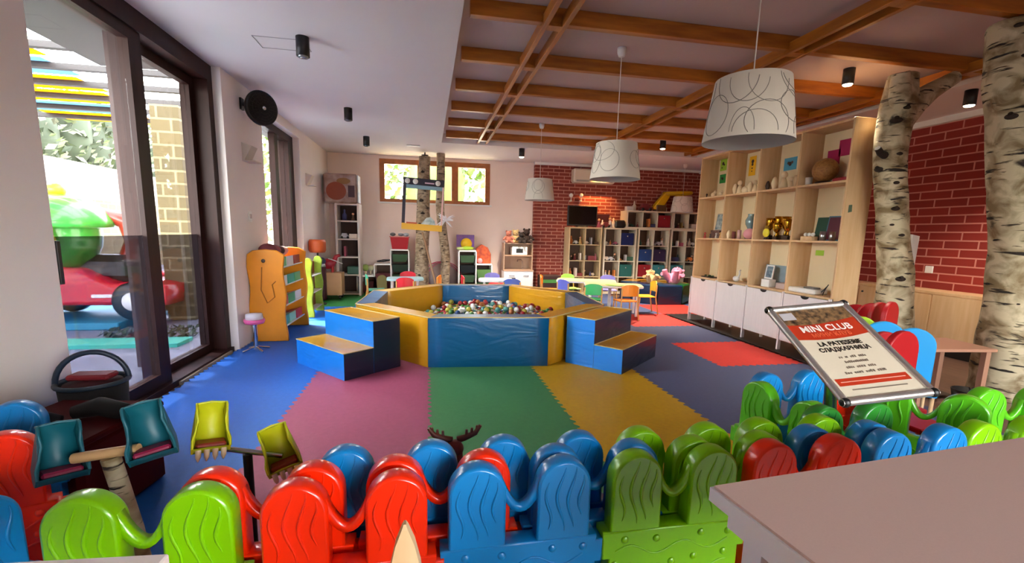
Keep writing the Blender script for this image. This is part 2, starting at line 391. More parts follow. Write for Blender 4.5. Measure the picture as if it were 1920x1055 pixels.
# ---------------------------------------------------------------- ball pit
def vinyl(name, col, rough=.3):
    m = mat(name, col, rough, var=.05, vscale=4, spec=.5, coat=.25); n = m.node_tree.nodes; l = m.node_tree.links; b = n['Principled BSDF']
    tc = n['Texture Coordinate'] if 'Texture Coordinate' in n else n.new('ShaderNodeTexCoord')
    mp = n.new('ShaderNodeMapping'); mp.inputs['Scale'].default_value = (.7, .7, 2.4); mp.inputs['Rotation'].default_value = (.5, .3, .4); l.new(tc.outputs['Object'], mp.inputs[0])
    t = n.new('ShaderNodeTexNoise'); t.inputs['Scale'].default_value = 3.0; t.inputs['Detail'].default_value = 2; t.inputs['Distortion'].default_value = 1.2; l.new(mp.outputs[0], t.inputs[0])
    bp = n.new('ShaderNodeBump'); bp.inputs['Strength'].default_value = .5; bp.inputs['Distance'].default_value = .02; l.new(t.outputs[0], bp.inputs['Height'])
    l.new(bp.outputs[0], b.inputs['Normal']); l.new(bp.outputs[0], b.inputs['Coat Normal']); return m
VB = vinyl('vinyl_blue', '045382'); VSB = vinyl('vinyl_sky', '0f78d2'); VY = vinyl('vinyl_yellow', 'cc9310'); VN = vinyl('vinyl_navy', '101c33')
P0, P1 = Vector((0.0, 4.30, 0)), Vector((1.18, 4.235, 0))
ex = (P1 - P0).normalized(); ey = Vector((-ex.y, ex.x, 0)); side = (P1 - P0).length; H = .49; TH = .2
cen = P0 + ex * side / 2 + ey * side * (.5 + math.sqrt(.5))
Ro = side / 2 / math.sin(math.pi / 8); Ri = Ro - TH / math.cos(math.pi / 8); a0 = math.atan2(P0.y - cen.y, P0.x - cen.x)
pit = T('ball_pit', 'octagonal padded ball pit with blue and yellow vinyl walls on the foam floor', 'ball pit', (cen.x, cen.y, 0))
WALLD = ['front blue', 'front right yellow', 'right light blue', 'far right yellow', 'far blue', 'far left yellow', 'left blue', 'front left yellow']
SEAM = mat('vinyl_seam', 'b9a46a', .5)
for k in range(8):
    a, b = a0 + k * math.pi / 4, a0 + (k + 1) * math.pi / 4
    c = [(Ro * math.cos(a), Ro * math.sin(a)), (Ro * math.cos(b), Ro * math.sin(b)), (Ri * math.cos(b), Ri * math.sin(b)), (Ri * math.cos(a), Ri * math.sin(a))]
    mb = MB(); g = .003
    ctr = (sum(p[0] for p in c) / 4, sum(p[1] for p in c) / 4)
    def sh(s_, z): return [(ctr[0] + (x - ctr[0]) * s_, ctr[1] + (y - ctr[1]) * s_, z) for x, y in c]
    # padded section: subdivided long faces that belly out slightly
    N = 8
    def ring(z, sag):
        pts = []
        for q in range(4):
            p, r = Vector(c[q]), Vector(c[(q + 1) % 4]); nrm = Vector(((r - p).y, -(r - p).x)).normalized()
            for i in range(N):
                t_ = i / N; w = math.sin(math.pi * t_) * sag
                v = p.lerp(r, t_) + nrm * (w * (.012 if q % 2 == 0 else 0) - (.003 if 0 < i else .006))
                pts.append((v.x, v.y, z))
        return pts
    zs = [(0, .0), (.012, .5), (.1, .8), (.25, 1), (.38, .8), (H - .02, .5), (H - .006, .3), (H, .1)]
    rs = [ring(z, s_) for z, s_ in zs]
    mb.rings(rs, True, True)
    w = mb.build('wall_section', VB if k % 2 == 0 else VY, pit); w['label'] = WALLD[k] + ' padded wall section'
    e = MB(); v0, v1 = Vector((c[0][0], c[0][1], H)), Vector((c[1][0], c[1][1], H)); e.tube([v0 * 1 + Vector((0, 0, .001)), v1 + Vector((0, 0, .001))], .006, 6)
    e.build('piping', SEAM, w)
MB().rings([[(Ri * 1.0 * math.cos(a0 + k * math.pi / 4), Ri * math.sin(a0 + k * math.pi / 4), z) for k in range(8)] for z in (.002, .04)], True, False).build('base_mat', VB, pit)
# balls
BC = {'white': 'dcdcd8', 'red': '8e1a22', 'green': '3a7a34', 'yellow': 'a8a03a', 'blue': '1c3a6e', 'teal': '4a8a84', 'orange': '9c5a2a'}
bm_ = {}
for c, h in BC.items():
    o = MB().ball((0, 0, 0), .038, 14, 9).build('pit_ball', mat('ball_' + c, h, .3)); bm_[c] = o.data; bpy.data.objects.remove(o)
rnd = random.Random(5)
pts = []
def inside(x, y):
    for k in range(8):
        a = a0 + (k + .5) * math.pi / 4
        if (x - cen.x) * math.cos(a) + (y - cen.y) * math.sin(a) > Ri * math.cos(math.pi / 8) - .045: return False
    return True
d_ = .078
for L in range(2):
    for j in range(-22, 23):
        for i in range(-22, 23):
            x = cen.x + (i + .5 * (j % 2)) * d_ + L * .039 + rnd.uniform(-.005, .005); y = cen.y + j * d_ * .87 + L * .045 + rnd.uniform(-.005, .005)
            if not inside(x, y): continue
            u = (x - cen.x) / 1.2; v = (y - cen.y) / 1.2
            top = .175 + .03 * math.sin(2.1 * u + 1.1 * v + .6) - .16 * max(0, -u - .15)
            if u < -.62: continue
            if L == 1 and rnd.random() > .23: continue
            pts.append((x, y, top + L * .057 + rnd.uniform(-.006, .006)))
pts.sort(key=lambda p: (Vector(p) - EYE).length + (0 if p[2] > .39 else .25))
keys = ['white'] * 7 + ['red'] * 6 + ['green'] * 4 + ['yellow'] * 4 + ['blue'] * 2 + ['teal'] * 2 + ['orange'] * 2
vis = [p for p in pts if p[0] > cen.x - .95]
rest = MB(); n_ = 0
hidden = []
for p in pts:
    # balls right behind the near wall are covered by it
    t_ = (H - p[2]); q = EYE + (Vector(p) - EYE) * ((EYE.z - H) / (EYE.z - p[2] - .03)); seen = inside(q.x, q.y)
    if seen and n_ < 300:
        c = rnd.choice(keys); o = bpy.data.objects.new('pit_ball', bm_[c]); COL.objects.link(o); o.location = p
        tag(o, '%s plastic ball among the loose balls in the ball pit' % c, 'ball', '%s balls in the ball pit' % c); n_ += 1
    else: hidden.append(p)
MC = [mat('ball_' + c, h) for c, h in BC.items()]
for p in hidden:
    rest.mi = rnd.randrange(len(MC)); rest.ball(p, .038, 10, 6)
o = rest.build('pit_balls_fill', MC, fix=False); o['kind'] = 'stuff'; tag(o, 'remaining mass of small coloured plastic balls filling the ball pit', 'balls')

# steps up to the pit
def steps(name, label, A, B, C, tread_far, flip=1):
    """A-B is the low riser, B-C runs towards the pit (C at the wall)"""
    A, B, C = Vector(A), Vector(B), Vector(C); w = (A - B).length
    ux = (A - B).normalized(); uy = Vector((ux.y, -ux.x)); 
    if uy.dot(C - B) < 0: uy = -uy
    L = tread_far; t = T(name, label, 'foam steps', (B.x, B.y, 0))
    def P(a, b, z): v = ux * a + uy * b; return (v.x, v.y, z)
    for nm, y0_, y1_, z1_ in (('lower_step', 0, .30, .24), ('upper_step', .303, L, H - .005)):
        body = MB(); b_ = .008
        body.mi = 0
        q = [(0, y0_), (w, y0_), (w, y1_), (0, y1_)]
        V_ = [P(a, b, 0) for a, b in q] + [P(a, b, z1_) for a, b in q]
        side_is_b = flip
        body.add(V_, [(0, 1, 5, 4)])            # riser
        body.mi = 1; body.add(V_, [(3, 0, 4, 7), (1, 2, 6, 5), (2, 3, 7, 6)])   # navy sides
        body.mi = 2; N = 8
        top = []
        for j in range(N + 1):
            for i in range(N + 1):
                a = w * i / N; b = y0_ + (y1_ - y0_) * j / N
                dz = -.018 * math.sin(math.pi * i / N) * math.sin(math.pi * j / N) * (1 + .5 * math.sin(i * 1.7 + j))
                top.append(P(a, b, z1_ + dz))
        body.add(top, [(j * (N + 1) + i, j * (N + 1) + i + 1, (j + 1) * (N + 1) + i + 1, (j + 1) * (N + 1) + i) for j in range(N) for i in range(N)], True)
        o = body.build(nm, [VSB, VN, VY] if flip == 1 else [VN, VSB, VY], t, fix=False)
        pp = MB(); 
        for e0, e1 in ((0, 1), (1, 2), (2, 3), (3, 0)): pp.tube([Vector(V_[4 + e0]), Vector(V_[4 + e1])], .005, 6)
        pp.build('piping', SEAM, o)
    return t
steps('foam_steps', 'blue and yellow padded foam steps on the left side of the ball pit', (-1.256, 4.592), (-.715, 3.977), (-.2, 4.30), .60)
# the right steps show sky blue on the side facing the visitor and navy on the riser side
steps('foam_steps', 'two yellow topped padded foam steps on the right side of the ball pit', (2.457, 4.458), (1.806, 3.88), (1.365, 4.32), .62, 0)
# ---------------------------------------------------------------- plastic play fence
FMC = {'lime': mat('fence_lime', '84cc00', .28, coat=.3), 'red': mat('fence_red', 'ff2c04', .28, coat=.3), 'blue': mat('fence_blue', '0a86cf', .28, coat=.3),
       'grass': mat('fence_grass', '62c81e', .3, coat=.3), 'green': mat('fence_green', '2c8a2c', .32, coat=.2), 'crimson': mat('fence_crimson', 'b01012', .4)}
def picket_mesh(c, th=.062):
    w, zt, zb = .172, .62, .36
    r = w / 2
    # slightly slanted dome: rounded top
    out = [(-r, zb), (r, zb)] + [(r * math.cos(R(a)) , zt - r * 1.02 + r * 1.02 * math.sin(R(a))) for a in range(0, 181, 9)]
    mb = MB(); mb.prism(out, -th / 2, th / 2, bev=.009)
    mb.sm = [True] * (len(mb.sm) - 2) + [False, False]
    # embossed wood grain lines on both faces
    for s_ in (-1, 1):
        yy = s_ * (th / 2 + .0002)
        for xs, z0, z1, ph, am in ((-.052, .40, .555, .3, .010), (-.012, .39, .60, 1.4, .014), (.022, .40, .60, 2.0, .012), (.052, .44, .57, 2.6, .008)):
            pts = [(xs + am * math.sin(ph + 6.0 * (i / 12)) * (1 if s_ < 0 else -1), yy, z0 + (z1 - z0) * i / 12) for i in range(13)]
            mb.tube(pts, [.0015 + .0042 * math.sin(math.pi * i / 12) for i in range(13)], 6)
    return mb
def board_mesh(c, th=.062):
    out = [(-.245, .0), (.245, .0), (.245, .10), (.268, .10), (.268, .18), (.245, .18), (.245, .27), (.268, .27), (.268, .345), (.245, .345), (.245, .365),
           (-.245, .365), (-.245, .27), (-.222, .27), (-.222, .18), (-.245, .18)]
    mb = MB(); mb.prism(out, -th / 2 - .001, th / 2 + .001, bev=.006)
    for s_ in (-1, 1):
        yy = s_ * (th / 2 + .001)
        for x, z in ((-.17, .335), (-.06, .33), (.10, .335), (.2, .33), (-.2, .25), (0, .24), (.08, .25), (.19, .255)): mb.ball((x, yy, z), .013, 10, 6, (1, .6, 1))
        for z0, ph in ((.295, 0), (.21, 1.2), (.12, 2.2)):
            pts = [(-.2 + .4 * i / 24, yy + s_ * .0005, z0 + .018 * math.sin(ph + i * .55)) for i in range(25)]
            mb.tube(pts, .003, 6)
    return mb
def strap_mesh(c):
    pts = [(-.062 + .124 * i / 12 * 1.0, 0, .555 - .085 * math.sin(math.pi * i / 12) ** .8) for i in range(13)]
    pts = [(-.10, 0, .585)] + [(x, y, z) for x, y, z in pts] + [(.10, 0, .585)]
    mb = MB(); rs = []
    for i, p in enumerate(pts):
        q = Vector(pts[min(i + 1, len(pts) - 1)]) - Vector(pts[max(i - 1, 0)]); nn = Vector((-q.z, 0, q.x)).normalized() * .011
        p = Vector(p); rs.append([p + nn + Vector((0, -.016, 0)), p + nn + Vector((0, .016, 0)), p - nn + Vector((0, .016, 0)), p - nn + Vector((0, -.016, 0))])
    mb.rings(rs, True, True); return mb
FP = {}
CN = {'lime': 'lime green', 'red': 'orange red', 'blue': 'sky blue', 'grass': 'grass green', 'green': 'dark green', 'crimson': 'crimson red'}
def fence(c, x, y, deg, label, group='plastic play fence panels', sc=1):
    label = label.format(c=CN[c])
    if c not in FP:
        t = T('fence_panel', label, 'fence panel', (x, y, 0), R(deg), group)
        MBs = picket_mesh(c)
        for s_ in (-1, 1):
            o = MBs.build('picket', FMC[c], t) if s_ == -1 else None
            if o is None:
                o = pk.copy(); COL.objects.link(o); o.parent = t
            o.location = (.1345 * s_, 0, 0); pk = o
        board_mesh(c).build('base_board', FMC[c], t); strap_mesh(c).build('connecting_strap', FMC[c], t)
        FP[c] = reg(t); return t
    return dup(FP[c], (x, y, 0), R(deg), label, group)
# front row, y 1.25
fence('lime', -.735, 1.245, 0, '{c} plastic fence panel at the front left, nearest the viewer')
fence('red', -.225, 1.235, 2, '{c} plastic fence panel in front between lime green and sky blue')
fence('blue', .277, 1.257, 1, '{c} plastic fence panel at the front centre with its boards showing')
fence('lime', .79, 1.262, 0, '{c} plastic fence panel at the front, right of the central blue one')
fence('red', 1.293, 1.272, 1, '{c} plastic fence panel just behind the edge of the big table')
fence('blue', 1.797, 1.292, 2, '{c} plastic fence panel behind the far corner of the big table')
fence('lime', 2.25, 1.31, 1, '{c} plastic fence panel at the right edge of the picture')
# middle row
fence('red', -.468, 1.325, 0, '{c} plastic fence panel half hidden behind the front left lime panel')
fence('red', .035, 1.33, 0, '{c} plastic fence panel half hidden behind the central blue panel')
fence('blue', .545, 1.335, 0, '{c} plastic fence panel in the middle row between red and lime green')
fence('lime', 1.035, 1.335, 0, '{c} plastic fence panel in the middle row behind the table corner')
fence('blue', 1.535, 1.362, 1, '{c} plastic fence panel in the middle row behind the table edge')
# back row
fence('blue', -.125, 1.42, 0, '{c} plastic fence panel in the back row, left end on the magenta tiles')
fence('blue', .384, 1.425, 0, '{c} plastic fence panel in the back row on the green tiles')
fence('lime', .888, 1.43, 0, '{c} plastic fence panel in the back row on the yellow tiles')
fence('lime', 1.39, 1.445, 0, '{c} plastic fence panel in the back row, right end')
# small corral behind the sign
fence('grass', 1.605, 1.71, 97, '{c} plastic fence panel standing crosswise left of the sign pole')
fence('blue', 1.86, 1.985, 3, '{c} plastic fence panel standing behind the poster stand')
fence('red', 2.36, 2.0, 0, '{c} plastic fence panel behind the foot of the poster stand')
fence('green', 1.76, 1.54, 3, '{c} plastic fence panel directly behind the sign pole')
fence('grass', 2.36, 1.68, 118, '{c} plastic fence panel standing crosswise right of the sign pole')
fence('grass', 2.78, 1.62, -6, '{c} plastic fence panel at the far right before the thick birch trunk')
# left side
fence('blue', -1.17, 1.13, 70, '{c} plastic fence panel turned sideways at the bottom left corner')
fence('red', -1.49, 1.62, 22, '{c} plastic fence panel turned sideways at the left edge')
fence('blue', -1.69, 1.93, 18, '{c} plastic fence panel turned sideways by the left wall, behind the red one')

# ---------------------------------------------------------------- tables in the foreground
TT = mat('greige_laminate', 'c8aaa0', .42, var=.02, vscale=200, spec=.4); TW = mat('white_edge', 'e6e4e6', .4)
t = T('big_table', 'large table with greige laminate top and thick white edge at the bottom right', 'table', (.626, .848, 0), R(5.5))
MB().bb(0, 1.1, -1.2, 0, .712, .744).build('table_edge', TW, t)
MB().bb(.006, 1.094, -1.194, -.006, .744, .75).build('table_top', TT, t)
MB().bb(.03, 1.07, -1.17, -.03, .66, .712).build('apron', TW, t)
for x in (.06, 1.0): 
    for y in (-1.1, -.1): MB().bb(x, x + .05, y, y + .05, 0, .66).build('leg', TW, t)
t = T('small_table', 'white topped table corner at the bottom left edge', 'table', (-.434, .787, 0), R(-4))
MB().bb(-.9, 0, -.7, 0, .72, .75, bev=.003).build('table_top', mat('cream_laminate', 'e4d6d0', .4), t)
for x in (-.85, -.08):
    for y in (-.65, -.08): MB().bb(x, x + .04, y, y + .04, 0, .72).build('leg', TW, t)
# pale wooden chair whose pointed back post rises into the frame
t = T('wooden_chair', 'pale beech chair with a pointed back post in front of the red panel', 'chair', (-.02, .72, 0))
for sx, nm in ((-.02, 0), (.37, 1)):
    zt = .812 if nm == 0 else .60
    mb = MB(); rs = []
    for z, w_, d_ in ((0, .03, .03), (.45, .035, .03), (.68, .06, .03), (.73, .052, .028), (.775, .032, .024), (zt - .008, .010, .02), (zt, .004, .012)) if nm == 0 else ((0, .03, .03), (.45, .035, .03), (.6, .02, .02)):
        rs.append([(sx - w_ / 2, -d_ / 2, z), (sx + w_ / 2, -d_ / 2, z), (sx + w_ / 2, d_ / 2, z), (sx - w_ / 2, d_ / 2, z)])
    mb.rings(rs, True, False); mb.build('back_post', BEECH, t)
MB().bb(-.015, .37, -.34, .0, .43, .45, bev=.004).build('seat', BEECH, t)
for sx in (-.01, .36): MB().bb(sx - .015, sx + .015, -.33, -.3, 0, .43).build('leg', BEECH, t)

# ---------------------------------------------------------------- poster stand
t = T('poster_stand', 'silver snap frame poster stand reading MINI CLUB on a steel pole behind the fence', 'sign', (1.463, 1.33, 0))
M = TR(0, 0, .924) @ RZ(-.4) @ RX(32.5) @ RY(-6)
pole = MB(); pole.cyl((.26, .26, 0.012), (.26, .26, .58), .024, n=20); pole.tube([(.26, .26, .57), (.2, .22, .72), (.08, .14, .9), (.02, .08, .955)], .024, 12); pole.build('pole', STEEL, t)
MB().lathe([(.13, 0.001), (.13, .008), (.12, .014), (.03, .02)], (.26, .26, 0), 28).build('base_plate', STEEL, t)
w, h = .34, .46; fr = MB(M); b = .026
for (x, y, dx, dy) in ((0, h / 2 - b / 2, w, b), (0, -h / 2 + b / 2, w, b)): fr.tube([(-w / 2, y, 0), (w / 2, y, 0)], b / 2, 10)
for x in (-w / 2 + b / 2, w / 2 - b / 2): fr.tube([(x, -h / 2 + .004, 0), (x, h / 2 - .004, 0)], b / 2, 10)
fr.box((0, 0, -.006), (w - .02, h - .02, .006)); frame = fr.build('snap_frame', mat('anodised_silver', 'd4d0cc', .33, .85), t)
for sx in (-1, 1):
    for sy in (-1, 1): MB(M).ball((sx * (w / 2 - .012), sy * (h / 2 - .012), 0), .0165, 12, 8).build('corner_cap', BLACKP, t)
pap = mat('poster_paper', 'cfc3ad', .35)
MB(M).box((0, 0, 0), (w - .04, h - .04, .002)).build('poster', pap, t)
# picture band, orange band with curved lower edge, printed lines
def strip(name, pts, z, m):
    mb = MB(M); mb.add([(x, y, z) for x, y in pts], [tuple(range(len(pts)))]); return mb.build(name, m, t)
pw = w / 2 - .026; ph = h / 2 - .026
crowd = mat('poster_photo', '1c1410', .4, color2='9a7650', vscale=55)
strip('poster_photo', [(-pw, ph), (pw, ph), (pw, ph - .10), (-pw, ph - .10)], .0014, crowd)
strip('poster_band', [(-pw, ph - .075), (-pw * .5, ph - .082), (0, ph - .08), (pw * .5, ph - .072), (pw, ph - .06), (pw, ph - .145), (pw * .5, ph - .155), (0, ph - .16), (-pw * .5, ph - .158), (-pw, ph - .150)], .0018, mat('poster_orange', 'b23218', .4))
strip('poster_footer', [(-pw + .012, -ph + .045), (pw - .012, -ph + .045), (pw - .012, -ph + .075), (-pw + .012, -ph + .075)], .0018, mat('poster_orange'  , 'b23218'))
strip('poster_logo', [(-pw + .008, ph - .012), (-pw + .062, ph - .012), (-pw + .062, ph - .05), (-pw + .008, ph - .05)], .0022, mat('logo_grey', 'b9b3b8', .5))
LW = mat('letter_white', 'f0e6e0', .5); LB = mat('letter_dark', '1b1712', .5); LG = mat('letter_brown', '77685a', .5); LO = mat('letter_orange', 'd8603c', .5); LR = mat('letter_pale', 'e0a090', .5)
for body, size, y, m_, bold in (('MINI CLUB', .043, ph - .118, LW, .0006), ('МИНИ КЛУБ', .026, ph - .145, LO, .0003), ('LA PATISSERIE', .027, ph - .190, LB, .0006), ('СЛАДКАРНИЦА', .025, ph - .217, LB, .0005),
                      ('', .01, 0, LG, 0)):
    if body: text_mesh(body, size, 'lettering', m_, t, M @ TR(0, y, .0024), bold=bold)
rb_ = random.Random(2)
for y, widths in ((ph - .246, (.016, .012, .024, .03)), (ph - .268, (.09,)), (ph - .291, (.03, .035, .03)), (ph - .314, (.026, .034, .036, .034))):
    x = -sum(widths) / 2 - .004 * (len(widths) - 1); q = MB(M)
    for w_ in widths:
        n_l = max(2, int(w_ / .0075))
        for i in range(n_l):
            hh = rb_.choice((.007, .008, .0095)); q.box((x + (i + .5) * w_ / n_l, y + hh / 2 - .004, .0022), (w_ / n_l * .62, hh, .0006))
        x += w_ + .008
    q.build('small_print', LG, t)
MB(M).box((0, -ph + .060, .0022), (2 * pw - .05, .003, .0006)).build('small_print', LR, t)
MB(M).box((0, -ph + .028, .0018), (.2, .004, .0006)).build('small_print', LG, t)
# ---------------------------------------------------------------- birch trunks
def P(px, py, ax, val):
    d = rt * ((px - 960) / F) - up * ((py - CY) / F) + fw
    return EYE + d * ((val - EYE[ax]) / d[ax])
def bark_mat(name, light, mid, dark, sc=1):
    m = bpy.data.materials.new(name); m.use_nodes = True; n = m.node_tree.nodes; l = m.node_tree.links; b = n['Principled BSDF']; b.inputs['Roughness'].default_value = .7
    tc = n.new('ShaderNodeTexCoord')
    def nz(scale, st, det=5, dist=0):
        mp = n.new('ShaderNodeMapping'); mp.inputs['Scale'].default_value = st; l.new(tc.outputs['Object'], mp.inputs[0])
        t = n.new('ShaderNodeTexNoise'); t.inputs['Scale'].default_value = scale; t.inputs['Detail'].default_value = det; t.inputs['Distortion'].default_value = dist; l.new(mp.outputs[0], t.inputs[0]); return t
    def ramp(t, p0, p1, c0, c1):
        r = n.new('ShaderNodeValToRGB'); r.color_ramp.elements[0].position = p0; r.color_ramp.elements[1].position = p1
        r.color_ramp.elements[0].color = (*lin(c0), 1); r.color_ramp.elements[1].color = (*lin(c1), 1); l.new(t.outputs[0], r.inputs[0]); return r
    a = ramp(nz(6 * sc, (1, 1, 1.3), 8, .6), .38, .60, mid, light)
    s_ = ramp(nz(5 * sc, (1, 1, 7), 3, .4), .60, .66, 'ffffff', '000000')
    p = ramp(nz(2.2 * sc, (1, 1, 1.4), 6, .8), .62, .68, 'ffffff', '000000')
    mul = n.new('ShaderNodeMath'); mul.operation = 'MULTIPLY'; l.new(s_.outputs[0], mul.inputs[0]); l.new(p.outputs[0], mul.inputs[1])
    mx = n.new('ShaderNodeMix'); mx.data_type = 'RGBA'; l.new(mul.outputs[0], mx.inputs[0]); mx.inputs[6].default_value = (*lin(dark), 1); l.new(a.outputs[0], mx.inputs[7])
    l.new(mx.outputs[2], b.inputs['Base Color'])
    bp = n.new('ShaderNodeBump'); bp.inputs['Strength'].default_value = .8; bp.inputs['Distance'].default_value = .012; l.new(mul.outputs[0], bp.inputs['Height']); l.new(bp.outputs[0], b.inputs['Normal'])
    return m
BARK = bark_mat('birch_bark', 'c8bc9c', '7d6a48', '1e150f')
BARKT = bark_mat('birch_bark_thin', 'a8947a', '7d6850', '2a1e14', 1.6)
KNOT = mat('bark_knot', '2a1e15', .8, var=.4, vscale=30)
def trunk(name, label, pts, rad, knots, bark=BARK, seed=1, parent=None, base=None):
    pts = [Vector(p) for p in pts]; base = base or pts[0]
    t = T(name, label, 'tree trunk', base)
    mb = MB(Matrix.Translation(-Vector(base))); N = 40; rs = []; n = 22
    def at(u):
        x = u * (len(pts) - 1); i = min(int(x), len(pts) - 2); f = x - i
        p0, p1, p2, p3 = pts[max(i - 1, 0)], pts[i], pts[i + 1], pts[min(i + 2, len(pts) - 1)]
        q = .5 * ((2 * p1) + (p2 - p0) * f + (2 * p0 - 5 * p1 + 4 * p2 - p3) * f * f + (3 * p1 - p0 - 3 * p2 + p3) * f ** 3)
        return q, rad[i] + (rad[i + 1] - rad[i]) * f
    for k in range(N + 1):
        c, r = at(k / N); ring = []
        for i in range(n):
            a = 2 * math.pi * i / n
            v = Vector((math.cos(a), math.sin(a), 0)); w = noise.noise(Vector((math.cos(a) * 1.3, math.sin(a) * 1.3, c.z * 2.2 + seed * 7)))
            w2 = noise.noise(Vector((math.cos(a) * 4, math.sin(a) * 4, c.z * 9 + seed * 3)))
            ring.append(c + v * r * (1 + .13 * w + .05 * w2))
        rs.append(ring)
    mb.rings(rs, True, True); mb.build('trunk', bark, t)
    for u, ang, s_ in knots:
        c, r = at(u); a = R(ang); v = Vector((math.cos(a), math.sin(a), 0)); q = MB(Matrix.Translation(-Vector(base)))
        q.ball(c + v * r * .93, s_, 10, 7, (1, 1, .55)); 
        if s_ > .03: q.tube([c + v * r * .95, c + v * (r + s_ * .7) + Vector((0, 0, s_ * .4))], s_ * .55, 8, True, s_ * .35)
        q.build('knot', KNOT, t)
    return t
trunk('standing_birch', 'thick birch trunk cut off by the right edge of the picture', [(4.77, 2.8, -.02), (4.72, 2.8, .25), (4.66, 2.8, .8), (4.60, 2.8, 1.3), (4.40, 2.8, 2.0), (4.24, 2.8, 2.6), (4.17, 2.8, 2.84), (4.16, 2.84, 2.89)],
      [.27, .22, .19, .185, .18, .175, .17, .1], [(.36, 238, .035), (.5, 235, .045), (.62, 200, .04), (.66, 250, .03), (.72, 225, .025), (.83, 215, .03), (.86, 245, .02), (.93, 230, .018), (.28, 235, .03), (.3, 215, .02), (.57, 240, .04)], seed=2)
t2 = trunk('standing_birch', 'forked birch trunk standing beside the near end of the tall shelf', [(4.70, 3.75, -.02), (4.68, 3.75, .4), (4.63, 3.75, .9), (4.5, 3.75, 1.4), (4.40, 3.75, 1.83), (4.33, 3.75, 2.27), (4.36, 3.75, 2.55), (4.36, 3.75, 2.84)],
      [.20, .175, .15, .135, .13, .135, .15, .11], [(.5, 235, .035), (.62, 180, .045), (.66, 250, .03), (.78, 225, .05), (.84, 245, .035), (.42, 250, .03), (.45, 220, .02), (.58, 240, .028), (.3, 235, .045)], seed=5)
q = MB(Matrix.Translation((-4.70, -3.75, .02))); q.tube([(4.38, 3.75, 2.42), (4.5, 3.72, 2.6), (4.66, 3.7, 2.72), (4.86, 3.68, 2.84)], [.12, .11, .08, .06], 14); q.build('branch', BARK, t2)
q = MB(Matrix.Translation((-4.70, -3.75, .02))); q.tube([(4.34, 3.7, 2.5), (4.27, 3.68, 2.66), (4.22, 3.66, 2.82)], [.10, .085, .07], 14); q.build('branch', BARK, t2)
q = MB(Matrix.Translation((-4.70, -3.75, .02))); q.tube([(4.28, 3.72, 2.1), (4.15, 3.68, 2.12), (4.1, 3.67, 2.16)], [.04, .03, .025], 10); q.build('branch_stub', KNOT, t2)
# small white devices by the forked trunk
o = MB().prism([(-.03, -.14), (.03, -.14), (.035, .13), (-.035, .14)], 0, .05, bev=.008).build('door_phone', WHITEP); o.scale = (1.4, 1.4, 1.5); p = P(1712, 480, 1, 3.66); o.location = p; tag(o, 'white handset shaped box fixed beside the forked birch trunk', 'intercom')
o = MB().box((0, 0, 0), (.02, .09, .09), bev=.004).build('wall_socket', WHITEP); p = P(1742, 505, 0, 6.34); o.location = p; tag(o, 'white wall socket on the right brick wall', 'socket')

# ---------------------------------------------------------------- pendants
SH = mat('lampshade_fabric', 'd9d2c6', .8, var=.02, vscale=4); SHI = mat('lampshade_lining', 'c6c3c2', .8); LINE = mat('shade_print', '7c7872', .8)
def pendant(x, y, zb, zc, label, seed, bulb):
    t = T('pendant_lamp', label, 'lamp', (x, y, zb), group='drum pendant lamps')
    rb, rt_, h = .238, .192, .33
    mb = MB(); n = 48
    def ring(r, z): return [(r * math.cos(2 * math.pi * i / n), r * math.sin(2 * math.pi * i / n), z) for i in range(n)]
    mb.rings([ring(rb, 0), ring(rt_, h)], False, True); mb.build('lamp_shade', SH, t, fix=False)
    mb = MB(); mb.rings([ring(rb - .003, .001)[::-1], ring(rt_ - .003, h - .001)[::-1]], False, True); mb.rings([ring(rb, 0), ring(rb - .003, .0)], False); mb.rings([ring(rt_, h), ring(rt_ - .003, h)], False)
    mb.build('shade_lining', SHI, t, fix=False)
    rn = random.Random(seed); mb = MB()
    for k in range(16):
        th0 = rn.uniform(0, 6.28); z0 = rn.uniform(.0, h); a = rn.uniform(.06, .13); b_ = rn.uniform(.07, .13)
        pts = []
        for i in range(33):
            u = i / 32 * 2 * math.pi; z = z0 + b_ * math.sin(u); s_ = a * math.cos(u)
            if z < .004 or z > h - .004:
                if len(pts) > 2: mb.tube(pts, .0016, 4, False)
                pts = []; continue
            r = rb + (rt_ - rb) * z / h + .0008; th = th0 + s_ / r
            pts.append((r * math.cos(th), r * math.sin(th), z))
        if len(pts) > 2: mb.tube(pts, .0016, 4, False)
    mb.build('swirl_print', LINE, t)
    mb = MB()
    for k in range(3):
        a = k * 2.094; mb.tube([(0, 0, h - .03), ((rt_ - .003) * math.cos(a), (rt_ - .003) * math.sin(a), h - .004)], .002, 5)
    mb.lathe([(.0, .2), (.02, .2), (.022, .29), (.012, .31), (0, .31)], n=12); mb.build('fitting', WHITEP, t)
    MB().ball((0, 0, .16), .035, 14, 10).build('bulb', mat('bulb_glass', 'f4efe4', .3), t)
    MB().cyl((0, 0, .3), (0, 0, zc - zb - .02), .0035, n=6).build('cord', WHITEP, t)
    MB().lathe([(.0, 0), (.028, 0), (.04, .03), (.042, .075), (0, .075)], (0, 0, zc - zb - .075), 18).build('ceiling_rose', WHITEP, t)
    return t
pendant(1.77, 2.37, 1.835, 3.01, 'nearest and largest white drum pendant lamp with grey swirl print', 3, 0)
pendant(1.77, 4.22, 1.835, 3.01, 'middle white drum pendant lamp with grey swirl print, above the ball pit', 8, 0)
pendant(1.77, 7.22, 1.835, 3.01, 'small looking white drum pendant lamp before the brick corner', 12, 0)
pendant(5.45, 9.2, 1.84, 2.85, 'far white drum pendant lamp above the cube shelves, half behind the tall shelf', 15, 0)
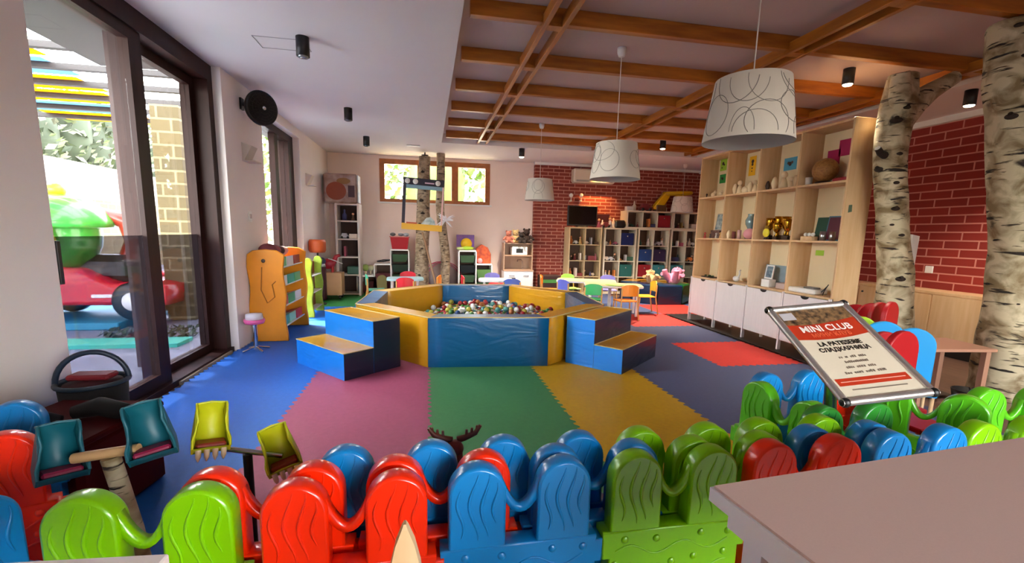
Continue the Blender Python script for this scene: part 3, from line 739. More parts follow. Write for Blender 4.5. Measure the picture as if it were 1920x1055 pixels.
# ceiling spots
GLOW = mat('spot_glow', 'ffe9c4', .3, emit=14); LENS = mat('spot_lens', '8f9296', .15, .6)
def spot(x, y, z, label, lit):
    t = T('ceiling_spotlight', label, 'spotlight', (x, y, z), group='black cylinder ceiling spotlights')
    MB().lathe([(0, 0), (.052, 0), (.052, -.15), (.046, -.15), (.044, -.13), (0, -.13)], n=24).build('housing', BLACKP, t)
    MB().lathe([(0, -.134), (.043, -.134), (.043, -.152), (.036, -.160), (0, -.163)], n=18).build('lens', GLOW if lit else LENS, t)
    if lit:
        l_ = bpy.data.objects.new('spot_light', bpy.data.lights.new('spot_light', 'SPOT')); COL.objects.link(l_); l_.parent = t
        l_.location = (0, 0, -.19); l_.data.energy = lit; l_.data.spot_size = R(95); l_.data.spot_blend = .8; l_.data.color = (1, .84, .66); l_.data.shadow_soft_size = .04
spot(-1.0, 4.25, 2.85, 'black ceiling spotlight on the white ceiling, nearest to the sliding door', 0)
spot(-1.0, 6.45, 2.85, 'black ceiling spotlight on the white ceiling, second from the front', 0)
spot(-1.0, 8.25, 2.85, 'black ceiling spotlight on the white ceiling nearest the back wall', 0)
spot(4.17, 4.15, 3.01, 'lit black ceiling spotlight left of the forked birch trunk', 130)
spot(5.45, 3.95, 2.85, 'lit black ceiling spotlight between the two birch trunks', 110)
spot(1.72, 8.5, 2.85, 'lit black ceiling spotlight at the far end before the brick pier', 430)
spot(4.15, 7.8, 3.01, 'lit black ceiling spotlight at the far end above the cube shelves', 520)
spot(4.17, 1.4, 3.01, 'lit black ceiling spotlight above the big table out of view', 90)
o = MB().box((0, 0, -.01), (.24, .05, .02), bev=.004).build('smoke_detector', WHITEP); o.location = P(775, 272, 2, 2.85); tag(o, 'flat white fitting on the white ceiling near the back window', 'ceiling fitting')
# ceiling hatch outline
h_ = MB(); c = P(530, 82, 2, 2.85)
for a, b, w_, d_2 in ((-.2, 0, .003, .25), (.2, 0, .005, .25), (0, .125, .4, .003), (0, -.125, .4, .003)): h_.box((a, b, -.002), (w_, d_2, .006))
o = h_.build('ceiling_hatch', mat('hatch_line', 'b0a8a6', .7)); o.location = c; tag(o, 'thin outlined access hatch in the white ceiling beside the near spotlight', 'hatch')

# ---------------------------------------------------------------- tall birch shelf with white cupboards
SX0, SX1 = 4.13, 4.43; SYs = [6.51, 5.88, 5.245, 4.61, 3.975]; SZ = [.70, 1.29, 1.90, 2.495]
PLYB = mat('birch_ply_back', 'e6d3ac', .55, var=.03, vscale=3)
t = T('tall_shelf', 'tall birch plywood shelf unit of four bays with white cupboards below', 'shelf', ((SX0 + SX1) / 2, 5.24, 0))
def LP(mb): mb.M = Matrix.Translation((-(SX0 + SX1) / 2, -5.24, 0)); return mb
th = .022
for k, y in enumerate(SYs):
    nm = 'side_panel' if k in (0, 4) else 'divider'
    mb = LP(MB()); mb.bb(SX0, SX1, y - th / 2, y + th / 2, .12, 2.51, bev=.002); mb.build(nm, BEECH, t)
    mb = LP(MB()); mb.bb(SX0 - .02, SX0 + .02, y - .011, y + .011, 0, .70); mb.bb(SX1 - .03, SX1, y - .011, y + .011, 0, .12); mb.build('leg', BEECHW, t)
for k in range(4):
    y0, y1 = SYs[k + 1] + th / 2, SYs[k] - th / 2
    for z in SZ:
        LP(MB()).bb(SX0 + .002, SX1, y0, y1, z - .011, z + .011).build('shelf_board', BEECH, t)
    LP(MB()).bb(SX1 - .012, SX1 - .002, y0, y1, .12, 2.48).build('back_panel', PLYB, t)
    LP(MB()).bb(SX0, SX1 - .013, y0, y1, .12, .135).build('cupboard_floor', BEECHW, t)
    dr = LP(MB()).bb(SX0 - .016, SX0, y0 + .003 + .004, y1 - .007, .125, .684, bev=.002).build('door', BEECHW, t)
    yc = (y0 + y1) / 2
    mb = LP(MB()); pts = [(yc + .055 * math.cos(R(a)), .684 + .032 * math.sin(R(a))) for a in range(180, 361, 15)]
    mb.rings([[(SX0 - .019, y, z) for y, z in pts], [(SX0 - .0155, y, z) for y, z in pts]], True, False); mb.build('grip_cutout', BLACKP, dr)
MB_ = struct(MB().bb(4.14, 4.43, 4.0, 6.49, -.02, .0).build('floor_strip', BLACKP)) if False else None
o = MB().bb(4.0, 4.5, 3.0, 7.0, .001, .004).build('shelf_floor_shadow', BLACKP); tag(o, 'black strip painted as floor shadow under and before the white cupboards', 'mat')  # black sheet stands in for the shadow along the shelf base
# low boards: things on the shelves
CREAM = mat('cream_resin', 'e8d2ac', .5); GOLD = mat('gold_plate', 'c9962c', .22, 1); SILV = mat('silver_tin', 'b8bcc0', .3, 1)
def cm(name, h, r=.5): return mat(name, h, r)
def sy_(px, py, x=4.27): v = P(px, py, 0, x); return v.y
def figurine(y, z, h, m, label, x=4.25, kind=0, group='figurines on the top boards'):
    t = T('figurine', label, 'figurine', (x, y, z), R(270), group)
    r = h * .22
    if kind == 0:
        MB().lathe([(0, 0), (r, 0), (r * 1.05, h * .12), (r * .8, h * .4), (r * .45, h * .62), (0, h * .66)], n=14).build('body', m, t)
        MB().ball((0, 0, h * .8), h * .19, 12, 8).build('head', m, t)
    elif kind == 1:
        MB().ball((0, 0, h * .38), h * .38, 12, 8, (1.25, .7, 1)).build('body', m, t)
        b = MB().ball((h * .4, 0, h * .72), h * .22, 12, 8).build('head', m, t)
        MB().tube([(h * .4, .0, h * .9), (h * .35, 0, h * 1.05)], h * .05, 6).build('ear', m, b)
    else:
        MB().lathe([(0, 0), (r * .9, 0), (r * .6, h * .1), (r * 1.1, h * .5), (r * .7, h * .85), (r * .3, h), (0, h)], n=14).build('body', m, t)
    return t
DK = cm('dark_resin', '3a2418')
for px, m, h, k, lb in ((1326, DK, .07, 1, 'small dark animal figurine at the far end of the top board'), (1340, CREAM, .10, 1, 'cream animal figurine, middle one of the far top bay'), (1353, CREAM, .09, 1, 'cream animal figurine, nearest one of the far top bay'),
                      (1369, CREAM, .14, 0, 'cream figurine, farthest of six in the second top bay'), (1380, CREAM, .15, 2, 'slim cream figurine, second of six in the second top bay'), (1389, CREAM, .19, 0, 'tallest cream figurine of the second top bay'),
                      (1399, CREAM, .13, 1, 'cream figurine, fourth of six in the second top bay'), (1408, CREAM, .15, 2, 'cream figurine, fifth of six in the second top bay'), (1417, CREAM, .16, 0, 'cream figurine, nearest of six in the second top bay'),
                      (1433, CREAM, .10, 0, 'small cream figurine, farthest of the third top bay'), (1441, DK, .12, 2, 'dark brown figurine in the third top bay'), (1453, CREAM, .16, 2, 'cream oval figurine beside the dark brown one'),
                      (1470, CREAM, .21, 0, 'tall cream figurine in the third top bay'), (1484, CREAM, .13, 0, 'small cream figurine beside the tall one in the third top bay'), (1492, CREAM, .14, 2, 'thin cream figurine, nearest of the third top bay')):
    figurine(sy_(px, 360), 1.911, h, m, lb, kind=k)
# wicker globe, cup, red box
t = T('wicker_globe', 'round brown wicker globe on a dark foot on the top near board', 'globe', (4.26, sy_(1549, 320), 1.911))
MB().lathe([(0, 0), (.09, 0), (.08, .025), (.04, .035), (0, .04)], n=20).build('foot', DK, t)
g = MB(); g.ball((0, 0, .15), .125, 24, 16)
g.build('sphere', mat('wicker', 'a8783e', .6, color2='7d5224', vscale=40, bump=.4, bscale=90), t)
o = MB().lathe([(0, 0), (.032, 0), (.036, .09), (.032, .09), (.028, .01), (0, .01)], n=16).build('paper_cup', WHITEP); o.location = (4.24, sy_(1522, 330), 1.911); tag(o, 'white paper cup left of the wicker globe', 'cup')
o = MB().bb(-.06, .06, -.09, .09, 0, .05, bev=.01).build('red_box', cm('crimson_card', '9c1228')); o.location = (4.3, sy_(1578, 333), 1.911); tag(o, 'flat crimson box right of the wicker globe', 'box')
def card(px, py, w, h, m, label, pic=None, x=4.415, cat='card'):
    p = P(px, py, 0, x); o = MB().box((0, 0, 0), (.003, w, h)).build('wall_card', m); o.location = p; tag(o, label, cat, 'coloured cards pinned in the shelf')
    if pic is not None:
        q = MB()
        for (a, b, r) in pic: q.ball((-.003, a, b), r, 10, 6, (.15, 1, 1))
        c = q.build('bird_print', DK, o)
    return o
CG = cm('card_lime', '9fc63a', .6); CG2 = cm('card_green', '2f8f3c', .6); CYL = cm('card_yellow', 'f0b818', .6); CB = cm('card_blue', '4f9fc0', .6); CMG = cm('card_magenta', 'b01858', .6)
card(1357, 309, .15, .17, CG, 'lime green card with a dark bird print in the far top bay', [(.01, .02, .025), (-.02, .0, .015), (.03, -.04, .012)])
card(1355, 335, .14, .13, CG2, 'darker green card with a bird print under the lime green card', [(0, 0, .022), (.025, .01, .014)])
card(1411, 311, .13, .26, CYL, 'yellow card with a standing black bird in the second top bay', [(.0, .06, .026), (0, .02, .02), (0, -.03, .012), (.0, -.07, .01)])
card(1482, 307, .20, .15, CB, 'light blue card with a flying bird print in the third top bay', [(0, 0, .025), (.03, .012, .018), (-.03, .015, .018)])
card(1563, 296, .16, .17, CMG, 'plain magenta card partly behind the wicker globe')
card(1586, 276, .16, .17, CMG, 'plain magenta card, higher and nearer of the two')
card(1537, 474, .11, .06, CG, 'small lime sticky note in the near lower bay')
o = MB().prism([(-.02, -.04), (.025, -.03), (.02, .04), (-.02, .035)], 0, .004).build('wall_sticker', cm('grey_green', '4d6350')); o.location = P(1594, 391, 1, 3.963); tag(o, 'small grey green sticker on the end panel of the tall shelf', 'sticker')
# second board (z 1.301)
z2_ = 1.301
def frame_pic(y, z, w, h, m, border, label, x=4.3, lean=8, name='framed_print'):
    t = T(name, label, 'picture', (x, y, z), 0); M_ = RY(lean)
    MB(M_).bb(-.008, .008, -w / 2, w / 2, 0, h).build('frame', border, t)
    MB(M_).bb(-.0095, -.008, -w / 2 + .014, w / 2 - .014, .014, h - .014).build('picture', m, t); return t
frame_pic(sy_(1342, 400), z2_ + .12, .17, .25, mat('blue_print', 'b8c4c4', .5, color2='37596a', vscale=22), cm('frame_grey', 'a39a8c'), 'grey framed blue print on a dark box in the far bay', x=4.34)
o = MB().bb(-.04, .04, -.1, .1, 0, .12, bev=.004).build('picture_box', mat('brown_print', '4b2a28', .5, color2='8f6a60', vscale=30)); o.location = (4.33, sy_(1338, 430), z2_); tag(o, 'dark brown printed box under the grey framed print', 'box')
for px, h, c, lb in ((1322, .09, 'b84038', 'small red figurine at the far end of the second board'), (1332, .07, '4a3028', 'small brown figurine before the printed box'), (1343, .08, 'd8d0c8', 'small white figurine before the printed box'), (1351, .09, 'd0a060', 'small ochre figurine nearest the second divider')):
    figurine(sy_(px, 440, 4.2), z2_, h, cm('fig_' + c, c), lb, x=4.2, group='figurines on the second board')
t = T('vase', 'silver teal glass vase at the back of the second bay', 'vase', (4.33, sy_(1401, 420), z2_ + .10))
MB().lathe([(0, 0), (.05, 0), (.035, .03), (.07, .10), (.075, .15), (.045, .21), (.05, .235)], n=18).build('body', mat('teal_glaze', '7f9a9c', .25, .4), t)
o = MB().bb(-.05, .05, -.08, .08, 0, .10, bev=.006).build('tin_box', cm('greybox', '8a8078')); o.location = (4.34, sy_(1401, 435), z2_); tag(o, 'grey tin box under the silver teal vase', 'box')
figurine(sy_(1366, 438, 4.2), z2_, .12, CREAM, 'cream cup shaped figurine in the second bay', x=4.2, kind=2, group='figurines on the second board')
for px, c, h, lb in ((1376, '7a3a38', .10, 'dark red tin in the second bay'), (1386, 'd8b0a8', .12, 'pale pink tin in the second bay')):
    o = MB().lathe([(0, 0), (.026, 0), (.026, h), (0, h)], n=14).build('tin', cm('tin_' + c, c)); o.location = (4.22, sy_(px, 438, 4.22), z2_); tag(o, lb, 'tin')
o = MB().ball((0, 0, .07), .07, 16, 10, (1, 1.1, 1)).build('piggy_bank', cm('rose', 'e6a0a4', .4)); o.location = (4.21, sy_(1405, 436, 4.21), z2_); tag(o, 'round pink piggy bank in the second bay', 'piggy bank')
def trophy(y, x, h, label):
    t = T('trophy', label, 'trophy', (x, y, z2_), group='trophies on the second board')
    MB().bb(-.03, .03, -.03, .03, 0, h * .2, bev=.003).build('base', DK, t)
    MB().lathe([(.016, h * .2), (.02, h * .22), (.008, h * .36), (.012, h * .42), (.03, h * .5), (.048, h * .68), (.05, h * .86), (.05, h), (.045, h), (.04, h * .7), (0, h * .5)], n=18, cap=False).build('cup', GOLD, t)
    for s_ in (-1, 1): MB().tube([(0, s_ * .045, h * .9), (0, s_ * .075, h * .86), (0, s_ * .07, h * .68), (0, s_ * .035, h * .58)], .004, 6).build('handle', GOLD, t)
for px, x, h, lb in ((1443, 4.30, .27, 'gold trophy cup, farthest of the group'), (1457, 4.24, .2, 'small gold trophy cup at the front of the group'), (1459, 4.36, .29, 'gold trophy cup at the back of the group'), (1473, 4.29, .28, 'tall gold trophy cup, second from the near end'), (1478, 4.21, .24, 'gold trophy cup nearest the third divider')):
    trophy(sy_(px, 430, x), x, h, lb)
t = T('toy_sunflower', 'round yellow toy face with a small hat before the trophies', 'toy', (4.2, sy_(1437, 432, 4.2), z2_))
MB().ball((0, 0, .085), .055, 16, 10, (.5, 1, 1)).build('face', cm('lemon', 'e8d838', .4), t); MB().lathe([(0, 0), (.03, 0), (.012, .03), (0, .04)], n=12).build('foot', DK, t); MB().lathe([(.045, .135), (.045, .14), (.022, .145), (.018, .17), (0, .17)], n=14).build('hat', cm('hat_ochre', '9c7a30'), t)
frame_pic(sy_(1541, 420, 4.34), z2_, .17, .26, cm('book_green', '1f4d3e'), cm('book_green', '1f4d3e'), 'dark green book standing upright in the near bay', x=4.34, name='book')['category'] = 'book'
frame_pic(sy_(1565, 420, 4.34), z2_, .19, .27, cm('book_maroon', '5a1a30'), cm('book_blue', '4a7a94'), 'maroon book with a blue edge standing upright in the near bay', x=4.33, name='book')['category'] = 'book'
t = T('craft_box', 'low wooden box with three white balls in the near bay', 'box', (4.2, sy_(1518, 437, 4.2), z2_))
MB().bb(-.04, .04, -.08, .08, 0, .045, bev=.003).build('body', BEECH, t)
for k in range(3): MB().ball((0, -.05 + .05 * k, .065), .022, 12, 8).build('ball', WHITEP, t)
for px, lb in ((1543, 'silver tin can, farther of the two in the near bay'), (1561, 'silver tin can, nearer of the two in the near bay')):
    o = MB().lathe([(0, 0), (.03, 0), (.03, .1), (.027, .1), (.026, .01), (0, .01)], n=18).build('tin_can', SILV); o.location = (4.2, sy_(px, 438, 4.2), z2_); tag(o, lb, 'can', 'tin cans')
# counter (z .711)
z3_ = .711
t = T('leaf_tray', 'dark green leafy tray lying on the counter of the far bay', 'tray', (4.22, sy_(1330, 518, 4.22), z3_)); MB().bb(-.06, .06, -.12, .12, 0, .012).build('tray', DK, t)
for k in range(7): MB().ball((rnd.uniform(-.04, .04), -.09 + .03 * k, .025), .022, 8, 6, (1, 1, .5)).build('leaf', cm('leafy', '2f4a24'), t)
t = T('toy_swan', 'small white swan shaped toy on the counter of the second bay', 'toy', (4.24, sy_(1380, 525, 4.24), z3_)); MB().ball((0, 0, .04), .05, 12, 8, (.8, 1.1, .8)).build('body', WHITEP, t); MB().tube([(0, -.04, .06), (0, -.065, .11), (0, -.05, .15), (0, -.075, .16)], .012, 8).build('neck', WHITEP, t)
t = T('photo_album', 'grey blue photo board with a framed photo leaning in the third bay', 'photo board', (4.36, sy_(1448, 515, 4.36), z3_)); MB(RY(6)).bb(-.012, 0, -.22, .22, 0, .27).build('board', mat('blue_grey_board', '8fa2ab', .5, var=.1, vscale=14), t)
MB(RY(6)).bb(-.03, .0, .2, .235, 0, .28).build('white_spine', WHITEP, t)
frame_pic(sy_(1442, 512, 4.25), z3_ + .10, .13, .17, mat('dark_photo', '2a4a5e', .4, color2='8aa0aa', vscale=30), WHITEP, 'white framed dark blue photo standing on a white box', x=4.25)
o = MB().bb(-.05, .05, -.07, .07, 0, .095, bev=.005).build('tissue_box', WHITEP); o.location = (4.24, sy_(1440, 533, 4.24), z3_); tag(o, 'small white box with a dark slot in the third bay', 'box')
o = MB().bb(-.05, .05, -.11, .05, 0, .07, bev=.005).build('clear_box', mat('pale_pink_plastic', 'c9b4ac', .3)); o.location = (4.27, sy_(1466, 537, 4.27), z3_); tag(o, 'low pale pink plastic box in the third bay', 'box')
t = T('white_device', 'long white device with a grey keypad on the near counter', 'device', (4.26, sy_(1512, 545, 4.26), z3_)); MB().bb(-.09, .09, -.2, .2, 0, .055, bev=.012).build('body', WHITEP, t); MB().bb(-.07, .02, -.17, -.02, .055, .075, bev=.006).build('keypad', cm('pewter', '77746f'), t)
MB().tube([(.0, -.2, .03), (.02, -.235, .09), (.03, -.25, .12), (0, -.235, .05), (-.03, -.25, .0)], .005, 6).build('cable', BLACKP, t)
# ---------------------------------------------------------------- cube shelves at the brick wall
CUBE = mat('cube_shelf_cream', 'ddd2ba', .45, var=.03, vscale=5); CUBEB = mat('cube_shelf_birch', 'cdb489', .5, var=.04, vscale=5); CBK = mat('cube_back', '5a4438', .7)
KY = 9.58
def cube_shelf(x0, z0, nc, nr, m, label, cell=.355, backm=None, depth=.36):
    w = nc * cell + .03; h = nr * cell * .99 + .03
    t = T('cube_shelf', label, 'shelf', (x0 + w / 2, KY + depth / 2, z0), group='cube shelves at the brick wall'); a = -w / 2; b = -depth / 2
    for s_ in (a, -a - .03): MB().bb(s_, s_ + .03, b, -b, 0, h, bev=.002).build('side_panel', m, t)
    for z in (0, h - .03): MB().bb(a + .03, -a - .03, b, -b, z, z + .03).build('top_panel' if z else 'bottom_panel', m, t)
    cw = (w - .06) / nc; chh = (h - .06) / nr
    for i in range(1, nc): MB().bb(a + .03 + i * cw - .008, a + .03 + i * cw + .008, b + .002, -b - .01, .03, h - .03).build('divider', m, t)
    for j in range(1, nr):
        for i in range(nc): MB().bb(a + .03 + i * cw + .008, a + .03 + (i + 1) * cw - .008, b + .002, -b - .01, .03 + j * chh - .008, .03 + j * chh + .008).build('shelf_board', m, t)
    MB().bb(a + .01, -a - .01, -b - .01, -b - .004, .01, h - .01).build('back_panel', CBK, t)
    return [[(x0 + .03 + (i + .5) * cw, z0 + (.038 if j == 0 else .03 + j * chh + .009)) for i in range(nc)] for j in range(nr)], cw, chh
cells = {}
UN = ['leftmost', 'second', 'third', 'rightmost']
for u, x in enumerate((3.04, 3.86, 4.665, 5.47)):
    c_, cw, chh = cube_shelf(x, -.0, 2, 4, CUBEB if u in (0,) else CUBE, '%s tall cube shelf of two by four compartments at the brick wall' % UN[u], cell=.365, depth=.36)
    for j in range(4):
        for i in range(2): cells[(2 * u + i, 3 - j)] = c_[j][i]
c_, _, _ = cube_shelf(4.36, 1.478, 3, 1, CUBE, 'low three compartment cube shelf lying on top of the tall ones', cell=.365)
for i in range(3): cells[(3 + i, -1)] = c_[0][i]
c_, _, _ = cube_shelf(5.49, 1.478, 2, 1, CUBE, 'low two compartment cube shelf lying on top of the rightmost tall one', cell=.365)
for i in range(2): cells[(6 + i, -1)] = c_[0][i]
COLN = ['first', 'second', 'third', 'fourth', 'fifth', 'sixth', 'seventh', 'eighth']; ROWN = {-1: 'upper extra row', 0: 'top row', 1: 'second row', 2: 'third row', 3: 'bottom row'}
def fbox(col, row, h, cname):
    x, z = cells[(col, row)]; m = mat('felt_' + cname.replace(' ', '_'), h, .85)
    t = T('storage_box', '%s fabric storage box in the cube shelf, %s column, %s' % (cname, COLN[col], ROWN[row]), 'storage box', (x, KY + .19, z), group='fabric boxes in the cube shelves')
    MB().bb(-.15, .15, -.17, .15, 0, .27, bev=.008).build('body', m, t); MB().lathe([(0, 0), (.016, 0), (.016, .003), (0, .003)], (0, -.171, .2), 14, M=RX(90)).build('eyelet', STEEL, t)
for col, row, h, cname in ((3, 0, '16225a', 'navy blue'), (3, 2, '1d5a56', 'dark teal'), (4, 1, '1f3f7c', 'royal blue'), (4, 2, '8e1220', 'bright red'), (5, 2, '3f8a94', 'turquoise'), (6, 2, '3f8a94', 'turquoise'), (7, 2, '8d9078', 'olive grey'), (5, -1, '8e1220', 'bright red'), (5, 1, '35264a', 'dark violet')):
    fbox(col, row, h, cname)
TOYC = ['d8c8b8', '7a2c30', 'c0a060', '2f5a4a', 'b8b8c0', '9a4a60', '40406a', 'c87838', 'e0d8d0', '58402c']
TN = {'d8c8b8': 'beige', '7a2c30': 'dark red', 'c0a060': 'ochre', '2f5a4a': 'dark green', 'b8b8c0': 'silver grey', '9a4a60': 'rose', '40406a': 'indigo', 'c87838': 'orange', 'e0d8d0': 'white', '58402c': 'brown'}
def toy_any(kind, x, y, z, c, h, label, group):
    m = cm('toy_' + c, c, .45); t = None
    if kind == 'bottle':
        o = MB().lathe([(0, 0), (h * .2, 0), (h * .21, h * .5), (h * .08, h * .7), (h * .08, h * .95), (0, h)], n=12).build('toy_bottle', m); cat = 'toy bottle'
    elif kind == 'car':
        o = T('toy_car', label, 'toy car', (x, y, z), group=group); MB().prism([(-h * .7, h * .12), (h * .7, h * .12), (h * .7, h * .4), (h * .35, h * .45), (h * .2, h * .75), (-h * .35, h * .75), (-h * .5, h * .42), (-h * .7, h * .38)], -h * .3, h * .3, bev=h * .03).build('body', m, o)
        for sx in (-.4, .4):
            for sy in (-.31, .31): MB().lathe([(0, -h * .05), (h * .17, -h * .05), (h * .17, h * .05), (0, h * .05)], (sx * h, sy * h, h * .17), 12, M=RX(90)).build('wheel', BLACKP, o)
        return
    elif kind == 'doll':
        o = T('toy_doll', label, 'doll', (x, y, z), group=group); MB().lathe([(0, 0), (h * .28, 0), (h * .12, h * .5), (h * .14, h * .62), (0, h * .68)], n=12).build('dress', m, o)
        hd = MB().ball((0, 0, h * .82), h * .15, 12, 8).build('head', cm('doll_skin', 'd9a27e'), o); MB().ball((0, h * .03, h * .86), h * .155, 10, 7).build('hair', cm('doll_hair', '4a2a18'), o); return
    elif kind == 'book':
        o = MB().bb(-h * .1, h * .1, -h * .4, h * .4, 0, h, bev=.003).build('picture_book', m); cat = 'book'
    else:
        o = MB().bb(-h * .5, h * .5, -h * .4, h * .4, 0, h * .6, bev=h * .05).build('toy_box', m); cat = 'toy box'
    o.location = (x, y, z); tag(o, label, cat, group)
rk = random.Random(11); KD = ['bottle', 'car', 'doll', 'book', 'box']
KN = {'bottle': 'toy bottle', 'car': 'toy car', 'doll': 'little doll', 'book': 'picture book', 'box': 'small toy box'}
for (col, row), (x, z) in sorted(cells.items()):
    if (col, row) in ((3, 0), (3, 2), (4, 1), (4, 2), (5, 2), (6, 2), (7, 2), (5, -1), (5, 1)) or row == 3: continue
    used_c = []
    for k in range(3):
        c = rk.choice([q for q in TOYC if q not in used_c]); used_c.append(c); kd = KD[(k + col * 2 + row) % 5] if k else rk.choice(('doll', 'car', 'bottle')); h = rk.uniform(.10, .2) * (.7 if kd == 'car' else 1)
        toy_any(kd, x + (k - 1) * .10, KY + rk.uniform(.08, .2), z, c, h, '%s %s in the cube shelf, %s column, %s' % (TN[c], KN[kd], COLN[col], ROWN[row]), 'toys in the cube shelves')
# television, bulbs, objects on top
TOPZ = 1.478
t = T('television', 'black flat television standing on the leftmost cube shelf', 'television', (3.36, 9.70, TOPZ))
MB().bb(-.34, .34, -.03, .03, .02, .46, bev=.01).build('casing', BLACKP, t); MB().bb(-.315, .315, -.0315, -.03, .055, .44).build('screen', mat('screen_black', '050506', .12), t); MB().bb(-.12, .12, -.07, .09, 0, .02, bev=.004).build('stand', BLACKP, t)
for k, px in enumerate((1071, 1090)):
    v = P(px, 366, 1, 9.9); t = T('globe_wall_lamp', '%s small white globe lamp on the brick wall above the television' % ('left' if k == 0 else 'right'), 'lamp', v)
    MB().ball((0, 0, 0), .045, 14, 10).build('globe', WHITEP, t); MB().cyl((0, 0, -.12), (0, 0, -.04), .008).build('stem', WHITEP, t); MB().box((0, .06, -.12), (.03, .14, .03)).build('bracket', WHITEP, t)
l_ = bpy.data.objects.new('warm_wall_light', bpy.data.lights.new('warm_wall_light', 'SPOT')); COL.objects.link(l_); l_.location = (3.75, 9.55, 2.72); l_.rotation_euler = (R(22), 0, 0); l_.data.energy = 90; l_.data.color = (1, .5, .15); l_.data.spot_size = R(85); l_.data.spot_blend = 1
t = T('air_conditioner', 'cream wall air conditioner high on the brick wall', 'air conditioner', (3.63, 9.87, 2.44)); MB().bb(-.48, .48, -.11, .11, 0, .30, bev=.03).build('casing', mat('ac_cream', 'd8ceb8', .4), t); MB().bb(-.42, .42, -.115, -.1, .02, .06).build('louver', mat('ac_grey', 'a09a8c', .5), t)
for k, (x, kd, c, h, lb) in enumerate(((3.74, 'doll', '9a4a60', .2, 'rose doll beside the television'), (3.82, 'bottle', 'e0d8d0', .17, 'white toy bottle beside the television'), (3.90, 'car', '7a2c30', .16, 'dark red toy car on top of the second tall cube shelf'),
         (4.0, 'doll', 'b8b8c0', .24, 'silver grey doll on top of the second tall cube shelf'), (4.08, 'bottle', 'd8c8b8', .22, 'beige toy bottle on top of the second tall cube shelf'))): toy_any(kd, x, 9.66, TOPZ, c, h, lb, 'toys on top of the cube shelves')
o = MB().bb(-.16, .16, -.1, .1, 0, .3, bev=.006).build('dark_box', cm('darkred_card', '4a1418')); o.location = (3.86, 9.84, TOPZ); tag(o, 'dark red box behind the toys on the second tall cube shelf', 'box')
o = MB().bb(-.12, .12, -.1, .1, 0, .17, bev=.03).build('black_speaker', BLACKP); o.location = (4.22, 9.68, TOPZ); tag(o, 'black boxy speaker left of the low cube shelf', 'speaker')
TZ2 = TOPZ + .391
for x, kd, c, h, lb in ((4.46, 'box', 'e0d8d0', .16, 'white toy box on the low three compartment cube shelf'), (4.58, 'bottle', 'd8c8b8', .22, 'beige pointed toy on the low three compartment cube shelf'), (4.85, 'car', '7a2c30', .22, 'dark red toy car on the low three compartment cube shelf'), (5.2, 'box', '58402c', .24, 'brown toy box on the low cube shelf'), (5.35, 'bottle', 'e0d8d0', .16, 'white toy bottle on the low cube shelf')):
    toy_any(kd, x, 9.72, TZ2, c, h, lb, 'toys on top of the cube shelves')
t = T('inflatable_slide_ring', 'yellow inflatable ring with a sloping tail on top of the cube shelves', 'inflatable toy', (5.62, 9.72, TZ2))
YI = mat('inflatable_yellow', 'd8b010', .35); mb = MB(); mb.tube([(.32 * math.cos(a * .2618), .14 * math.sin(a * .2618), .42 + .02 * math.cos(a * .2618)) for a in range(25)], .045, 10); mb.build('ring', YI, t)
MB().prism([(-.62, .07), (-.42, .0), (-.2, .36), (-.32, .44)], -.08, .08, bev=.02).build('tail', YI, t); MB().cyl((.1, .08, 0), (.1, .08, .40), .10).build('foot', YI, t)

# ---------------------------------------------------------------- pouf and teddies
t = T('padded_pouf', 'low round padded pouf in navy and green vinyl before the cube shelves', 'pouf', (4.62, 8.62, 0)); VG = vinyl('vinyl_green', '136b2c'); VD = vinyl('vinyl_deepblue', '0c2f52'); VO = vinyl('vinyl_ochre', 'a87a24')
for k in range(8):
    a, b = R(22.5 + 45 * k + 1), R(22.5 + 45 * k + 44); mb = MB()
    q = [(.68 * math.cos(a), .68 * math.sin(a)), (.68 * math.cos(b), .68 * math.sin(b)), (.36 * math.cos(b), .36 * math.sin(b)), (.36 * math.cos(a), .36 * math.sin(a))]
    mb.rings([[(x * s_, y * s_, z) for x, y in q] for z, s_ in ((0, 1), (.02, 1.01), (.36, 1.01), (.38, .985))], True, False); mb.build('cushion_wedge', VG if k in (6, ) else (VD if k in (4, 5, 3) else VO), t)
MB().lathe([(0, 0), (.34, 0), (.34, .35), (0, .35)], n=8).build('centre_cushion', VD, t)
def teddy(x, y, z, s, h, face, label, rz, lean):
    m = mat('plush_' + h, h, .95, var=.08, vscale=30, bump=.5, bscale=200); t = T('teddy_bear', label, 'teddy bear', (x, y, z), R(rz))
    M_ = Matrix.Scale(s, 4) @ TR(0, 0, .0) @ RX(lean)
    MB(M_).ball((0, 0, .17), .16, 16, 12, (1, .85, 1.1)).build('body', m, t)
    hd = MB(M_); hd.ball((0, -.02, .42), .13, 16, 12); hd.ball((0, -.13, .39), .055, 12, 8, (1.1, .8, .8)); hd = hd.build('head', m, t)
    for s_ in (-1, 1):
        MB(M_).ball((s_ * .10, .0, .53), .05, 12, 8, (1, .5, 1)).build('ear', m, hd); MB(M_).ball((s_ * .045, -.135, .445), .014, 8, 6).build('eye', BLACKP, hd)
        MB(M_).tube([(s_ * .12, -.02, .27), (s_ * .22, -.08, .2), (s_ * .25, -.14, .14)], [.055, .05, .045], 10).build('arm', m, t)
        MB(M_).tube([(s_ * .08, -.06, .07), (s_ * .13, -.22, .06), (s_ * .14, -.3, .08)], [.075, .065, .06], 10).build('leg', m, t)
    MB(M_).ball((0, -.175, .405), .018, 8, 6).build('nose', BLACKP, hd); return t
teddy(4.38, 8.3, .39, .62, 'd0a878', 0, 'small tan teddy bear sitting on the padded pouf', -20, -50)
teddy(4.80, 8.3, .40, .85, 'e08aa8', 0, 'large pink teddy bear sitting on the padded pouf', -50, -60)

